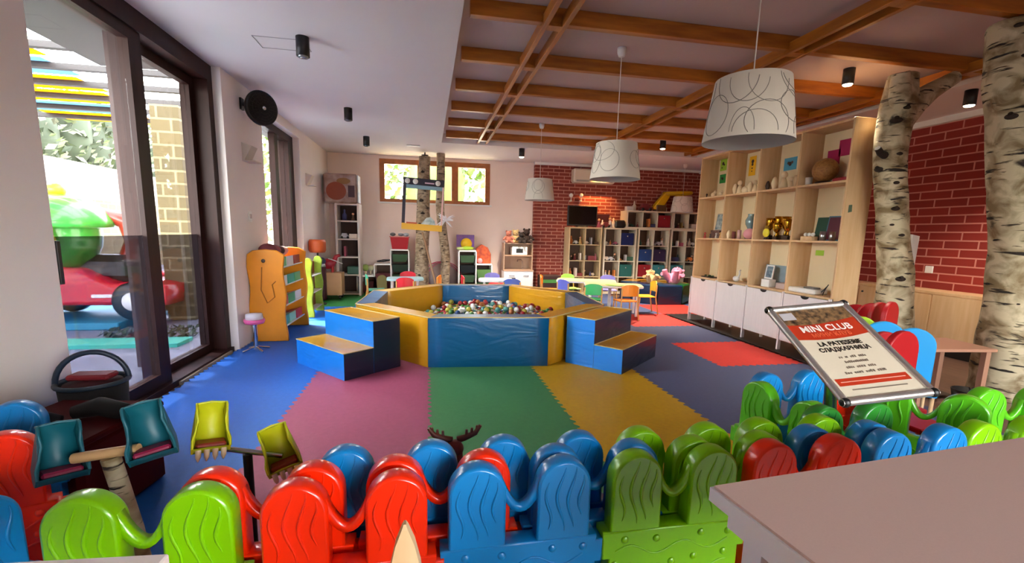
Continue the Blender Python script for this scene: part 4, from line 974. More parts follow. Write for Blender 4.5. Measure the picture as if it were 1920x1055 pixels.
# ---------------------------------------------------------------- small tables and chairs
PC = {'orange': 'f08a14', 'violet': '6a74d8', 'green': '3cb464', 'lime': 'a8d860', 'yellow': 'e8c020', 'lilac': '8c88d0', 'red': 'c8142c', 'blue': '4a62b8', 'teal': '4cc49c'}
def kid_chair(x, y, rz, c, label, wood=True, s=1.0):
    m = mat('chair_' + c, PC[c], .4); t = T('small_chair', label, 'chair', (x, y, 0), R(rz), 'small kindergarten chairs')
    M_ = Matrix.Scale(s, 4); MB(M_).bb(-.15, .15, -.14, .14, .285, .305, bev=.008).build('seat', m, t)
    mb = MB(M_); rs = []
    for i in range(9):
        u = i / 8; xx = -.14 + .28 * u; yy = .14 + .03 * math.sin(math.pi * u); hgt = .56 - .04 * abs(2 * u - 1) ** 3
        rs.append([(xx, yy, .38), (xx, yy + .014, .38), (xx, yy + .014, hgt), (xx, yy, hgt)])
    mb.rings(rs, True, False); mb.build('backrest', m, t); lm = ORANGEY if not wood else mat('chair_beech', 'd9a45c', .45)
    for sx in (-.135, .135):
        MB(M_).tube([(sx * 1.1, -.15, 0), (sx, -.12, .285)], .012, 8).build('leg', lm, t)
        MB(M_).tube([(sx * 1.1, .2, 0), (sx, .15, .285), (sx, .16, .5)], .012, 8).build('leg', lm, t)
    return t
def kid_table(x, y, rz, w, d, label, top, edge, h=.5):
    t = T('small_table', label, 'table', (x, y, 0), R(rz)); out = rrect(w, d, .12)
    MB().rings([[(a, b, h - .03) for a, b in out], [(a, b, h - .004) for a, b in out]], True, False).build('table_edge', edge, t)
    MB().rings([[(a * .985, b * .985, h - .004) for a, b in out], [(a * .985, b * .985, h) for a, b in out]], True, False).build('table_top', top, t)
    for sx in (-1, 1):
        for sy in (-1, 1): MB().cyl((sx * (w / 2 - .1), sy * (d / 2 - .1), 0), (sx * (w / 2 - .1), sy * (d / 2 - .1), h - .03), .02).build('leg', WHITEP, t)
MAPLE = mat('maple_top', 'dcc088', .4, var=.03, vscale=6)
kid_table(2.82, 7.76, -20, 1.05, .58, 'low maple topped play table with white edge, the farther of the pair', MAPLE, WHITEP)
kid_table(3.05, 7.08, -18, .95, .55, 'low maple topped play table with white edge, behind the orange chair', MAPLE, WHITEP)
kid_chair(3.08, 6.64, 180, 'orange', 'small chair with orange back and beech legs, nearest at the play tables'); 
kid_chair(2.38, 7.35, 115, 'violet', 'small violet blue chair at the left end of the play tables')
kid_chair(2.62, 6.86, 160, 'green', 'small green chair between the pit and the play tables', s=.98)
kid_chair(3.66, 7.15, 262, 'yellow', 'small yellow chair at the right end of the play tables')
kid_chair(2.68, 8.2, 10, 'lime', 'small lime chair behind the farther play table')
kid_chair(3.35, 8.0, -15, 'lilac', 'small lilac chair behind the farther play table')
kid_chair(2.22, 8.05, 70, 'orange', 'small orange chair farthest left at the play tables')
o = MB().lathe([(0, 0), (.15, 0), (.15, .008), (0, .008)], n=28).build('round_tray', mat('lime_tray', 'b4dc74', .4)); o.location = (3.02, 6.95, .501); tag(o, 'round lime placemat on the nearer play table', 'placemat')
# white table with red and green chairs (left of the trunk)
ICE = mat('ice_plastic', 'a8d4dc', .35); kid_table(-.38, 8.0, 3, .62, .5, 'small pale turquoise table between red and green chairs behind the pit', ICE, ICE)
kid_chair(-.36, 7.62, 180, 'red', 'small red chair in front of the pale turquoise table'); kid_chair(-.86, 8.0, 100, 'teal', 'small green chair at the left of the pale turquoise table'); kid_chair(.05, 8.0, 255, 'orange', 'small beech framed orange chair at the right of the pale turquoise table'); kid_chair(-.36, 8.45, 0, 'red', 'small red chair behind the pale turquoise table')
kid_table(1.18, 7.85, -8, .6, .5, 'small white table behind the far blue wall of the pit', WHITEP, WHITEP)
kid_chair(1.40, 7.50, 172, 'blue', 'small blue chair in front of the small white table'); kid_chair(.76, 7.95, 95, 'red', 'small red chair at the left of the small white table'); kid_chair(1.2, 8.3, 0, 'lilac', 'small lilac chair behind the small white table')

# ---------------------------------------------------------------- back wall furniture
def bins_unit(x, y, w, h, n, cols, label, d=.4):
    t = T('bin_rack', label, 'storage rack', (x, y, 0)); 
    for s_ in (-1, 1): MB().bb(s_ * (w / 2) - .012, s_ * (w / 2) + .012, -d / 2, d / 2, 0, h).build('side_panel', WHITEP, t)
    MB().bb(-w / 2, w / 2, -d / 2, d / 2, h, h + .03).build('top_panel', WHITEP, t); MB().bb(-w / 2 + .012, w / 2 - .012, d / 2 - .01, d / 2, 0, h).build('back_panel', CBK, t)
    for k in range(n):
        z = .04 + k * (h - .06) / n; c = cols[k % len(cols)]; hh = (h - .06) / n
        MB().rings([[(sx * (w / 2 - .05), sy * (d / 2 - .05), z) for sx, sy in ((-1, -1), (1, -1), (1, 1), (-1, 1))], [(sx * (w / 2 - .02), sy * (d / 2 - .02), z + hh * .72) for sx, sy in ((-1, -1), (1, -1), (1, 1), (-1, 1))]], True, False).build('bin', mat('bin_' + c, c, .35), t)
    return t
bins_unit(-.56, 9.75, .36, .90, 4, ['26382a', '3f5a3c'], 'white rack with dark green bins left of the birch poles')
bins_unit(-.90, 9.78, .34, .60, 1, ['5a1c20'], 'half height white rack between the plant stand and the green bin rack')
bins_unit(-1.24, 9.78, .34, .36, 1, ['4a1418'], 'lowest white rack with a dark red bin and pale toys on it')
bins_unit(.83, 9.75, .36, .90, 4, ['141a16', '3f5a3c'], 'white rack with dark green bins right of the birch poles')
bins_unit(1.18, 9.78, .34, .62, 2, ['2a4a2c', '5f8a4c'], 'half height white rack with a light green bin')
t = T('storage_tub', 'bright red plastic tub with pale lid rim on the left green bin rack', 'tub', (-.56, 9.72, .93)); MB().rings([[(s_ * a, b, z) for s_, a, b in ((-1, x, -y_), (1, x, -y_), (1, x, y_), (-1, x, y_))] for x, y_, z in ((.15, .12, 0), (.185, .15, .24))], True, False).build('body', mat('tub_red', 'a81018', .35), t); MB().bb(-.2, .2, -.16, .16, .24, .262, bev=.004).build('rim', mat('tub_rim', 'b86a64', .4), t)
for dx, c in ((-.14, '58585c'), (.02, '7a8088'), (.13, '9aa0a8')):
    o = MB().ball((0, 0, .035), .045, 12, 8, (1.3, .8, .8)).build('toy_shell', cm('shell_' + c, c)); o.location = (-.56 + dx, 9.72, 1.192); tag(o, {'58585c': 'dark grey', '7a8088': 'mid grey', '9aa0a8': 'light grey'}[c] + ' rounded toy on top of the red tub', 'toy', 'toys on the red tub')
t = T('game_box', 'purple board game box with a yellow sun picture on the right green bin rack', 'box', (.80, 9.82, .93)); MB().bb(-.19, .19, -.03, .03, .06, .32, bev=.004).build('body', mat('box_purple', '4c2f86', .45, color2='7a3f8e', vscale=12), t)
q = MB(); q.lathe([(0, 0), (.12, 0), (.12, .002), (0, .002)], (0.02, -.0305, .13), 20, M=RX(90) ); q.build('sun_picture', mat('sun_print', 'f0c020', .5), t)
o = MB().ball((0, 0, .04), .11, 14, 9, (1.2, .8, .38)).build('toy_frog', cm('frog_green', 'a0c838', .4)); o.location = (.84, 9.70, .931); tag(o, 'flat lime green toy before the purple game box', 'toy')
o = MB().ball((0, 0, .03), .07, 12, 8, (1.2, .8, .45)).build('toy_turtle', cm('pale_lime', 'b8cc88', .4)); o.location = (.68, 9.66, .931); tag(o, 'small pale green toy left of the lime green one', 'toy')
t = T('toy_castle', 'red and orange toy castle house on the half height rack', 'toy', (1.17, 9.76, .651)); MB().prism([(-.17, 0), (.17, 0), (.17, .2), (.1, .34), (-.02, .40), (-.14, .32)], -.09, .09, bev=.01).build('house', mat('castle_red', '8a2418', .5, color2='c85a20', vscale=14), t); MB().ball((-.07, -.12, .06), .055, 12, 8).build('pink_figure', cm('rose', 'e6a0a4'), t)
for k, (dx, s_, c) in enumerate(((-.1, .06, 'b8c080'), (-.02, .08, '8fa050'), (.08, .07, 'c8c8a0'))):
    t = T('toy_palm', '%s pale green toy tree on the lowest rack' % ('left', 'middle', 'right')[k] if False else ['left', 'middle', 'right'][k] + ' pale green toy tree on the lowest white rack', 'toy', (-1.24 + dx, 9.74, .391), group='toy trees'); MB().cyl((0, 0, 0), (0, 0, .1), .015).build('stem', CREAM, t); MB().ball((0, 0, .14), s_, 10, 7, (1, 1, .9)).build('crown', cm('crown_' + c, c), t)
t = T('toy_plane', 'dark toy aeroplane lying on the half height rack on the left', 'toy', (-.90, 9.72, .631)); MB().tube([(-.13, 0, .035), (0, 0, .05), (.15, 0, .07)], [.012, .03, .012], 10).build('fuselage', BLACKP, t); MB().box((0, 0, .05), (.07, .3, .012)).build('wing', DK, t)
o = MB().prism([(-.10, 0), (.10, 0), (.10, .3)] + [(.1 * math.cos(R(a)), .3 + .1 * math.sin(R(a))) for a in range(10, 180, 17)] + [(-.10, .3)], -.015, .015, bev=.003).build('arched_board', cm('khaki_board', '8a8048')); o.location = (-.92, 9.55, .001); tag(o, 'khaki arched toy board leaning before the half height rack', 'toy')
# play kitchen
t = T('play_kitchen', 'wooden play kitchen with white doors, microwave and tap', 'play kitchen', (1.93, 9.72, 0)); KW = mat('kitchen_birch', 'a88870', .5)
MB().bb(-.32, .32, -.19, .19, .0, .50, bev=.003).build('base_cabinet', BEECHW, t); MB().bb(-.33, .33, -.2, .2, .50, .53).build('worktop', KW, t); MB().bb(-.32, .32, .16, .19, .53, 1.1).build('back_panel', KW, t)
for s_ in (-1, 1): MB().bb(s_ * .31 - .01, s_ * .31 + .01, -.1, .16, .53, 1.1).build('side_panel', KW, t)
MB().bb(-.3, .3, -.12, .16, .82, .84).build('shelf_board', KW, t); MB().bb(-.3, .3, -.12, .16, 1.08, 1.1).build('top_panel', KW, t)
m_ = MB().bb(-.14, .2, -.1, .12, .842, 1.02, bev=.01).build('microwave', WHITEP, t); MB().bb(-.05, .1, -.103, -.1, .89, .98).build('window', BLACKP, m_)
for s_ in (-1, 1):
    d_ = MB().bb(s_ * .155 - .148, s_ * .155 + .148, -.2, -.19, .03, .47, bev=.002).build('door', BEECHW, t); MB().bb(s_ * .155 - .06, s_ * .155 + .06, -.215, -.2, .40, .415).build('handle', STEEL, d_)
    if s_ == -1: MB().bb(-.24, -.07, -.203, -.2, .12, .36).build('oven_window', BLACKP, d_)
MB().tube([(.12, .05, .53), (.12, .05, .70), (.08, .0, .745), (0, -.04, .74), (-.01, -.05, .70)], .012, 8).build('tap', STEEL, t)
for x, y, s_, h, lb in ((1.72, 9.7, .46, 'b06a58', 'brown red plush dog on top of the play kitchen'), (1.88, 9.74, .5, 'd8b880', 'golden plush bear on top of the play kitchen'), (1.98, 9.62, .42, '2a201c', 'black and white plush panda on top of the play kitchen'), (2.12, 9.72, .55, '3a2a24', 'dark plush panda at the right end of the play kitchen')):
    teddy(x, y, 1.101, s_, h, 0, lb, 0, 0)
o = MB().bb(-.03, .03, -.15, .15, 0, .01).build('green_mat_edge', cm('leafy2', '3f8a34')) if False else None
t = T('toy_bench', 'dark low toy chest with green stripe before the brick pier', 'chest', (2.62, 9.6, 0)); MB().bb(-.22, .22, -.14, .14, 0, .42, bev=.01).build('body', cm('dark_plum', '3a2420'), t); MB().bb(-.2, .2, -.142, -.14, .26, .33).build('stripe', cm('stripe_green', '4a8a44'), t)
o = MB().ball((0, 0, .15), .2, 14, 10, (1.1, .7, .75)).build('red_bean_bag', cm('crimson_bag', 'a02028', .7)); o.location = (1.45, 9.5, .0); tag(o, 'crimson bean bag left of the play kitchen', 'bean bag')
# pop-up tunnel hoops
t = T('play_tunnel', 'collapsed pink mesh play tunnel behind the birch poles', 'play tunnel', (.32, 9.9, 0)); PK = mat('hoop_pink', 'c8506c', .5)
for k, (rx, rz, ph) in enumerate(((.42, .33, 0), (.38, .30, 20), (.36, .31, -22))):
    MB(TR(-.02 + .02 * k, -.02 * k, .34) @ RY(ph)).tube([(rx * math.cos(a * .2618), 0, rz * math.sin(a * .2618)) for a in range(25)], .008, 6, False).build('hoop', PK, t)
MB(TR(0, .03, .34)).lathe([(0, 0), (.36, 0), (.36, .004), (0, .004)], n=24, M=RX(90), sy=.9).build('mesh_cloth', mat('mesh_pinkgrey', 'a08c88', .8, var=.06, vscale=8), t)

# birch poles
trunk('birch_pole', 'thicker birch pole before the back window, cut into stacked lengths', [(-.13, 9.35, -.02), (-.11, 9.38, .8), (-.08, 9.4, 1.6), (-.06, 9.42, 2.2), (-.04, 9.44, 2.76)], [.15, .135, .13, .125, .11], [(.62, 250, .05), (.7, 280, .03), (.45, 240, .03), (.52, 265, .045), (.85, 255, .04), (.3, 270, .03), (.15, 250, .03)], BARKT, 11)
trunk('birch_pole', 'thinner birch pole reaching the white ceiling right of the framed cut-out', [(.34, 9.5, -.02), (.37, 9.5, .7), (.31, 9.5, 1.3), (.26, 9.5, 1.8), (.27, 9.5, 2.3), (.27, 9.5, 2.845)], [.10, .095, .09, .085, .085, .08], [(.3, 240, .025), (.38, 290, .025), (.52, 250, .02), (.66, 240, .03), (.8, 200, .018), (.2, 280, .02)], BARKT, 17)
o = MB().tube([(-.1, 9.28, 1.28), (.0, 9.25, .9), (.12, 9.2, .4), (.2, 9.15, .0)], .022, 8).build('wooden_stick', mat('stick_wood', '9a7a5c', .6)); tag(o, 'long thin stick leaning diagonally against the thicker birch pole', 'stick')
o = MB().lathe([(0, 0), (.07, .0), (.07, .012), (.015, .02), (.015, .06), (0, .06)], n=14).build('pole_bracket', BLACKM); o.location = (-.04, 9.44, 2.78); tag(o, 'dark metal ceiling bracket on top of the thicker birch pole', 'bracket')
# photo frame prop
t = T('photo_frame_prop', 'large cardboard selfie frame, black on top and yellow below, hanging on the birch pole', 'photo frame', (-.11, 9.18, 1.32)); M_ = RY(3)
sc_ = 9.18 / 8.0
w_, h_ = .34 * sc_, .86 * sc_; ink = mat('frame_ink', '241c2c', .5); yl = mat('frame_yellow', 'd8a428', .5)
MB(M_).bb(-w_, w_, -.008, .008, h_ - .13, h_).build('top_band', ink, t); MB(M_).bb(-w_, w_, -.008, .008, .0, .12).build('bottom_band', yl, t)
MB(M_).bb(-w_, -w_ + .06, -.008, .008, .12, h_ - .13).build('left_band', ink, t); MB(M_).bb(w_ - .03, w_, -.008, .008, .12, h_ - .13).build('right_band', mat('frame_blush', 'e0b8b4', .5), t)
MB(M_).bb(-w_ + .06, w_ - .03, -.0075, .0075, h_ - .20, h_ - .13).build('sky_band', mat('frame_sky', '7fa4b4', .5), t)
for k, x in enumerate((-.31, -.16, .27)):
    q = MB(M_); q.lathe([(0, 0), (.05, 0), (.05, .002), (0, .002)], (x, -.0085, h_ - .065), 18, M=RX(90)); q.build('round_icon', WHITEP, t)
MB(M_).bb(.02, .2, -.0095, -.008, h_ - .09, h_ - .065).build('lettering_strip', mat('pink_ink', 'd8b8c8'), t)
o = MB(M_).prism([(-.02, .12), (.26, .12), (.24, .2), (.16, .27), (.08, .25)], -.01, .004).build('mountain_print', mat('mountain', '7d9490', .6, color2='d8dcd4', vscale=9), t)
MB(M_).bb(-.3, -.1, -.0095, -.008, .115, .145).build('red_lettering', mat('ink_red', 'b04a28'), t)
t = T('tinsel_star', 'white feathery tinsel star fixed to the thinner birch pole', 'decoration', (.36, 9.36, 1.52)); rn = random.Random(4); FE = mat('feather_white', 'f0f0f4', .5)
for k in range(26):
    v = Vector((rn.uniform(-1, 1), rn.uniform(-.7, .2), rn.uniform(-.8, 1))).normalized(); L = rn.uniform(.14, .24)
    MB().tube([(0, 0, 0), v * L * .5, v * L + Vector((0, 0, -.03))], [.006, .018, .002], 5).build('feather', FE, t)
# tall narrow shelf in the left corner
t = T('narrow_shelf', 'tall narrow white shelf with dark things in the left back corner', 'shelf', (-1.53, 9.55, 0)); NW = mat('narrow_white', 'cfc4bc', .5)
for s_ in (-.205, .205): MB().bb(s_ - .02, s_ + .02, -.19, .19, 0, 1.80).build('side_panel', NW, t)
for z in (0.02, .40, .75, 1.1, 1.45, 1.77): MB().bb(-.185, .185, -.185, .18, z, z + .025).build('shelf_board', NW, t)
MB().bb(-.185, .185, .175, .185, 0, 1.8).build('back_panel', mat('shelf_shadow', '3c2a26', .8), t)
for z, c, kd, h, lb in ((1.475, '40406a', 'bottle', .22, 'indigo toy bottle on the topmost board of the narrow shelf'), (1.475, '58402c', 'doll', .16, 'brown doll on the topmost board of the narrow shelf'), (1.125, 'b8b8c0', 'car', .14, 'silver grey toy car on the second board of the narrow shelf'), (1.125, 'd8c8b8', 'box', .16, 'beige toy box on the second board of the narrow shelf'),
                     (.775, '9a4a60', 'book', .2, 'rose picture book on the third board of the narrow shelf'), (.425, '2f5a4a', 'box', .26, 'dark green toy box on the fourth board of the narrow shelf')):
    toy_any(kd, -1.6 if kd in ('bottle', 'car', 'book') else -1.44, 9.5, z, c, h, lb, 'toys on the narrow shelf')
t = T('plush_poster_box', 'printed box with a brown plush animal picture on top of the narrow shelf', 'box', (-1.64, 9.55, 1.801)); BXW = mat('box_print', 'b8a49c', .5, color2='8a6a60', vscale=6)
MB().bb(-.31, .31, -.17, .17, 0, .56, bev=.03).build('body', BXW, t)
MB().ball((-.08, -.16, .23), .19, 20, 14, (1.1, .12, 1)).build('animal_picture', mat('plush_brown', '8f4630', .6), t); MB().ball((.06, -.16, .42), .12, 16, 10, (1.5, .12, .7)).build('animal_picture', mat('plush_tan', '8f6a3c', .6), t)
MB().bb(.14, .26, -.176, -.17, .12, .34).build('picture_panel', mat('panel_dark', '4a3038', .6), t); MB().bb(.31, .325, -.16, .16, .02, .54).build('side_print', mat('side_blue', '9aa8b8', .5, color2='d8d4d0', vscale=14), t)
# ---------------------------------------------------------------- left wall things
t = T('wall_fan', 'black round fan bracketed high on the left wall pier', 'fan', (-2.0, 5.75, 2.63))
fx = P(490, 203, 0, -1.80) - Vector((-2.0, 5.75, 2.63))
MB().tube([(0, fx.y - .02, .0), (.06, fx.y - .02, .0), (fx.x, fx.y, fx.z)], .022, 8).build('arm', BLACKP, t); MB().bb(0, .02, fx.y - .06, fx.y + .02, -.06, .06).build('wall_plate', BLACKP, t)
rot = (Vector((.75, -.66, -.1))).to_track_quat('Z', 'Y').to_matrix().to_4x4()
c_ = Matrix.Translation(fx) @ rot
MB(c_).lathe([(0, -.06), (.06, -.06), (.17, -.035), (.185, 0), (.18, .02), (.165, .028), (.15, .02), (0, .012)], n=36).build('housing', BLACKP, t)
g = MB(c_)
for r in (.03, .06, .09, .12, .15, .17): g.tube([(r * math.cos(a * .2618), r * math.sin(a * .2618), .055 - r * r * 1.1) for a in range(25)], .0022, 4, False)
for k in range(18): a = k * .349; g.tube([(.02 * math.cos(a), .02 * math.sin(a), .056), (.175 * math.cos(a), .175 * math.sin(a), .022)], .002, 4)
g.build('grille', BLACKM, t); MB(c_).ball((0, 0, .056), .022, 12, 8, (1, 1, .4)).build('hub', STEEL, t)
def sconce(y, z, label):
    t = T('wall_sconce', label, 'wall lamp', (-2.0, y, z), group='plaster wall sconces'); mb = MB()
    mb.rings([[(0, -.1, -.09), (.02, -.1, -.09), (.10, -.09, .07), (0, -.1, .1)], [(0, .1, -.09), (.02, .1, -.09), (.10, .09, .07), (0, .1, .1)]], True, False); mb.build('body', mat('sconce_plaster', 'c8bcae', .7), t); MB().bb(.0, .13, -.10, .10, -.10, -.088).build('lip', mat('sconce_plaster', 'c8bcae'), t)
sconce(5.72, 2.12, 'square plaster wall sconce nearer the sliding door'); sconce(8.4, 2.12, 'square plaster wall sconce beyond the further glass door')
t = T('light_switch', 'white thermostat switch on the left wall pier', 'switch', (-2.0, 5.72, 1.42)); MB().bb(0, .012, -.045, .045, -.06, .06, bev=.003).build('plate', WHITEP, t); MB().bb(.012, .02, -.02, .02, -.02, .03).build('rocker', mat('rocker', 'b8aca4'), t)
# toy rack with wavy orange side panels
def wavy(h, w):
    L = [(-w / 2 + .012 * math.sin(i * .9), h * i / 14) for i in range(15)]; Rr = [(w / 2 + .012 * math.sin(i * .9 + 1), h * i / 14) for i in range(15)]
    return Rr + [(w * .3, h + .05), (0, h + .06), (-w * .35, h + .045)] + L[::-1]
OR = mat('rack_orange', 'd8860c', .45, var=.08, vscale=5); t = T('toy_rack', 'toy rack with wavy orange side panels and sloping bins by the left wall', 'toy rack', (-1.80, 6.0, 0))
for y in (-.45, .48):
    w_ = .38; MB().prism(wavy(1.0, w_), y - .02, y + .02, bev=.01).build('side_panel', OR, t)
q = MB(); q.ball((-.02, -.475, .93), .022, 10, 6, (1, .3, 1)); q.build('peg_hole', DK, t)
q = MB(); q.tube([(-.04, -.474, .86), (-.06, -.474, .6), (.0, -.474, .45), (.08, -.474, .52), (.06, -.474, .66), (.1, -.474, .7)], .006, 6); q.build('carved_line', mat('rack_shade', 'a8640a', .5), t)
BR_ = mat('rack_back', '7a2418', .5); MB().bb(-.19, -.17, -.43, .46, .05, .98).build('back_panel', BR_, t)
for k, z in enumerate((.10, .34, .58, .80)):
    MB(TR(.0, .015, z) @ RY(-18)).bb(-.15, .17, -.43, .43, 0, .012).build('sloped_shelf', WHITEP, t)
    for j in range(3):
        y = -.28 + .29 * j; c = [['3c9c6c', '8fd0a8', 'c8142c'], ['d04a5c', '3c9c6c', 'e0e0e0'], ['e0e0e0', '3ca890', '5ab87c'], ['5ab87c', 'e0e0e0', '9c3030']][k][j]
        MB(TR(.02, y, z + .015) @ RY(-18)).rings([[(-.11, -.12, 0), (.12, -.12, 0), (.12, .12, 0), (-.11, .12, 0)], [(-.13, -.135, .11), (.15, -.135, .11), (.15, .135, .11), (-.13, .135, .11)]], True, False).build('bin', mat('rbin_' + c, c, .35), t)
for k, (y, c, s_) in enumerate(((-.3, '6a2c34', .10), (-.12, '8a4a50', .09), (.06, '4a2a28', .08), (.24, 'b88a80', .07))):
    o = MB().ball((0, 0, s_ * .8), s_, 12, 8, (1, 1.1, .8)).build('soft_toy', mat('soft_' + c, c, .9)); o.location = (-1.82, 6.0 + y, .962); tag(o, '%s soft toy on top of the toy rack, %s from the front' % ({'6a2c34': 'dark red', '8a4a50': 'mauve', '4a2a28': 'dark brown', 'b88a80': 'pale pink'}[c], ORD[k]), 'soft toy', 'soft toys on the toy rack')
t = T('ride_stool', 'child stool with a pink and white seat on a silver stand by the left wall', 'stool', (-1.80, 5.10, 0))
MB().lathe([(0, .30), (.09, .30), (.10, .32), (.10, .345), (0, .345)], n=22).build('seat_pad', mat('pad_pink', 'd85a90', .4), t); MB().lathe([(0, .345), (.085, .345), (.08, .40), (0, .41)], n=22).build('seat_top', mat('pad_white', 'c8c4c8', .4), t)
MB().cyl((0, 0, .02), (0, 0, .30), .022).build('column', CHROME, t)
for k in range(4): a = R(45 + 90 * k); MB().tube([(0, 0, .05), (.07 * math.cos(a), .07 * math.sin(a), .03), (.14 * math.cos(a), .14 * math.sin(a), .012)], .011, 8).build('foot', CHROME, t)
# second rack seen edge on, green
t = T('leaf_rack', 'lime green leaf shaped side of a further toy rack', 'toy rack', (-1.72, 7.15, 0)); GL = mat('leaf_lime', '8fae2c', .5, var=.3, vscale=6)
for y in (-.12, .5): MB().prism(wavy(.82, .12), y - .02, y + .02, bev=.01).build('side_panel', GL, t)
for z in (.1, .35, .6): MB().bb(-.05, .05, -.1, .48, z, z + .015).build('shelf_board', WHITEP, t)
MB().bb(-.06, -.05, -.1, .48, .05, .8).build('back_panel', BR_, t)
t = T('drum_toy', 'orange brown drum shaped toy on a dark pole by the left wall', 'toy', (-1.86, 8.3, -.1)); MB().lathe([(0, 1.0), (.12, 1.0), (.14, 1.04), (.14, 1.18), (.12, 1.22), (0, 1.22)], n=22).build('drum', mat('drum_orange', 'b8501c', .5), t); MB().cyl((0, 0, .1), (0, 0, 1.0), .015).build('pole', BLACKM, t); MB().lathe([(0, .1), (.12, .1), (.11, .12), (0, .125)], n=20).build('base', BLACKM, t)
t = T('wooden_crate', 'pale wooden crate box on castors by the left corner', 'crate', (-1.78, 9.0, 0)); MB().bb(-.2, .2, -.16, .16, .08, .5, bev=.004).build('body', mat('crate_wood', 'c0986c', .5, var=.05, vscale=6), t)
for sx in (-.16, .16):
    for sy in (-.12, .12): MB().cyl((sx - .015, sy, .04), (sx + .015, sy, .04), .04).build('castor', BLACKP, t)
t = T('toy_horse', 'red toy horse with white harness on the wooden crate', 'toy', (-1.84, 9.0, .501)); RD = cm('horse_red', 'a01828', .4); MB().ball((0, 0, .16), .1, 14, 9, (1.3, .8, 1)).build('body', RD, t); MB().tube([(.1, 0, .18), (.15, 0, .3), (.22, 0, .32)], [.05, .04, .03], 10).build('neck', RD, t)
for sx in (-.07, .08):
    for sy in (-.04, .04): MB().cyl((sx, sy, 0), (sx, sy, .12), .018).build('leg', RD, t)
MB().tube([(.02, -.08, .26), (.14, -.06, .22), (.26, 0, .16)], .008, 6).build('harness', WHITEP, t)
t = T('toy_figure', 'dark blue toy robot figure left of the toy horse', 'toy', (-2.0 + .1, 8.78, 0)); MB().bb(-.06, .06, -.06, .06, 0, .62, bev=.02).build('stand', cm('maroon_stand', '3c1420'), t); MB().ball((0, 0, .72), .07, 12, 8).build('head', cm('night_blue', '2a2e4c'), t); MB().lathe([(0, .62), (.07, .62), (.05, .68), (0, .68)], n=12).build('collar', SILV, t)

# ---------------------------------------------------------------- dark corner: red chest and baskets
t = T('toy_chest', 'dark red toy chest in the corner left of the sliding door', 'chest', (-1.62, 2.30, 0), R(-8)); DR = mat('deep_red', '45070a', .8, spec=.15); MB().bb(-.24, .24, -.24, .24, 0, .38, bev=.02).build('body', DR, t); MB().bb(-.25, .25, -.25, .25, .38, .41, bev=.008).build('lid', DR, t)
q = MB(); q.lathe([(0, 0), (.02, 0), (.02, .004), (0, .004)], (.16, -.251, .32), 14, M=RX(90)); q.build('buckle', SILV, t)
for k, (x, y, h) in enumerate(((-1.75, 2.22, .12), (-1.50, 2.3, .1))):
    o = MB().tube([(-.1, 0, .03), (0, .02, .05), (.1, -.02, .04), (.16, .0, .03)], [.03, .045, .04, .02], 8).build('black_cloth', mat('cloth_black', '0c0a0c', .9)); o.location = (x, y, .411); tag(o, ['left', 'right'][k] + ' crumpled black cloth on the dark red toy chest', 'cloth')
def basket(x, y, r, h, m, label, handle):
    t = T('basket', label, 'basket', (x, y, 0)); mb = MB(); n = 36
    mb.lathe([(r * .8, 0), (r * .86, h * .3), (r * .98, h), (r * .95, h), (r * .82, h * .3), (r * .76, .02), (0, .02)], n=n, cap=False); mb.build('body', m, t)
    MB().tube([(r * math.cos(a * .1745), r * math.sin(a * .1745), h) for a in range(37)], .012, 8, False).build('rim', mat('rim_dark', '1c2c38', .5), t)
    if handle:
        pts = [(-r * 1.55 + r * 2.6 * i / 16, 0, h + .03 + .17 * math.sin(math.pi * i / 16) ** .7) for i in range(17)]
        MB(RZ(20)).tube([(-r * math.cos(R(180 * i / 16)), 0, h + .16 * math.sin(R(180 * i / 16))) for i in range(17)], .014, 8).build('handle', mat('handle_blue', '16263a', .45), t)
    return t
basket(-1.78, 2.72, .15, .46, mat('mesh_black', '141416', .7, var=.3, vscale=80), 'tall black mesh basket with an arched dark blue handle before the glass door', True)
o = MB().bb(-.1, .1, -.05, .05, 0, .03, bev=.01).build('folded_scarf', mat('cap_red', '7a1420', .6)); o.location = (-1.78, 2.72, .475); tag(o, 'dark red thing lying in the tall black basket', 'toy')
o = MB().lathe([(0, 0.025), (.10, .025), (.125, .455), (0, .475)], n=24).build('basket_filling', mat('filling_red', '3a0c12', .8)); o.location = (-1.78, 2.72, .0); tag(o, 'dark red cloth filling the tall black basket', 'cloth')

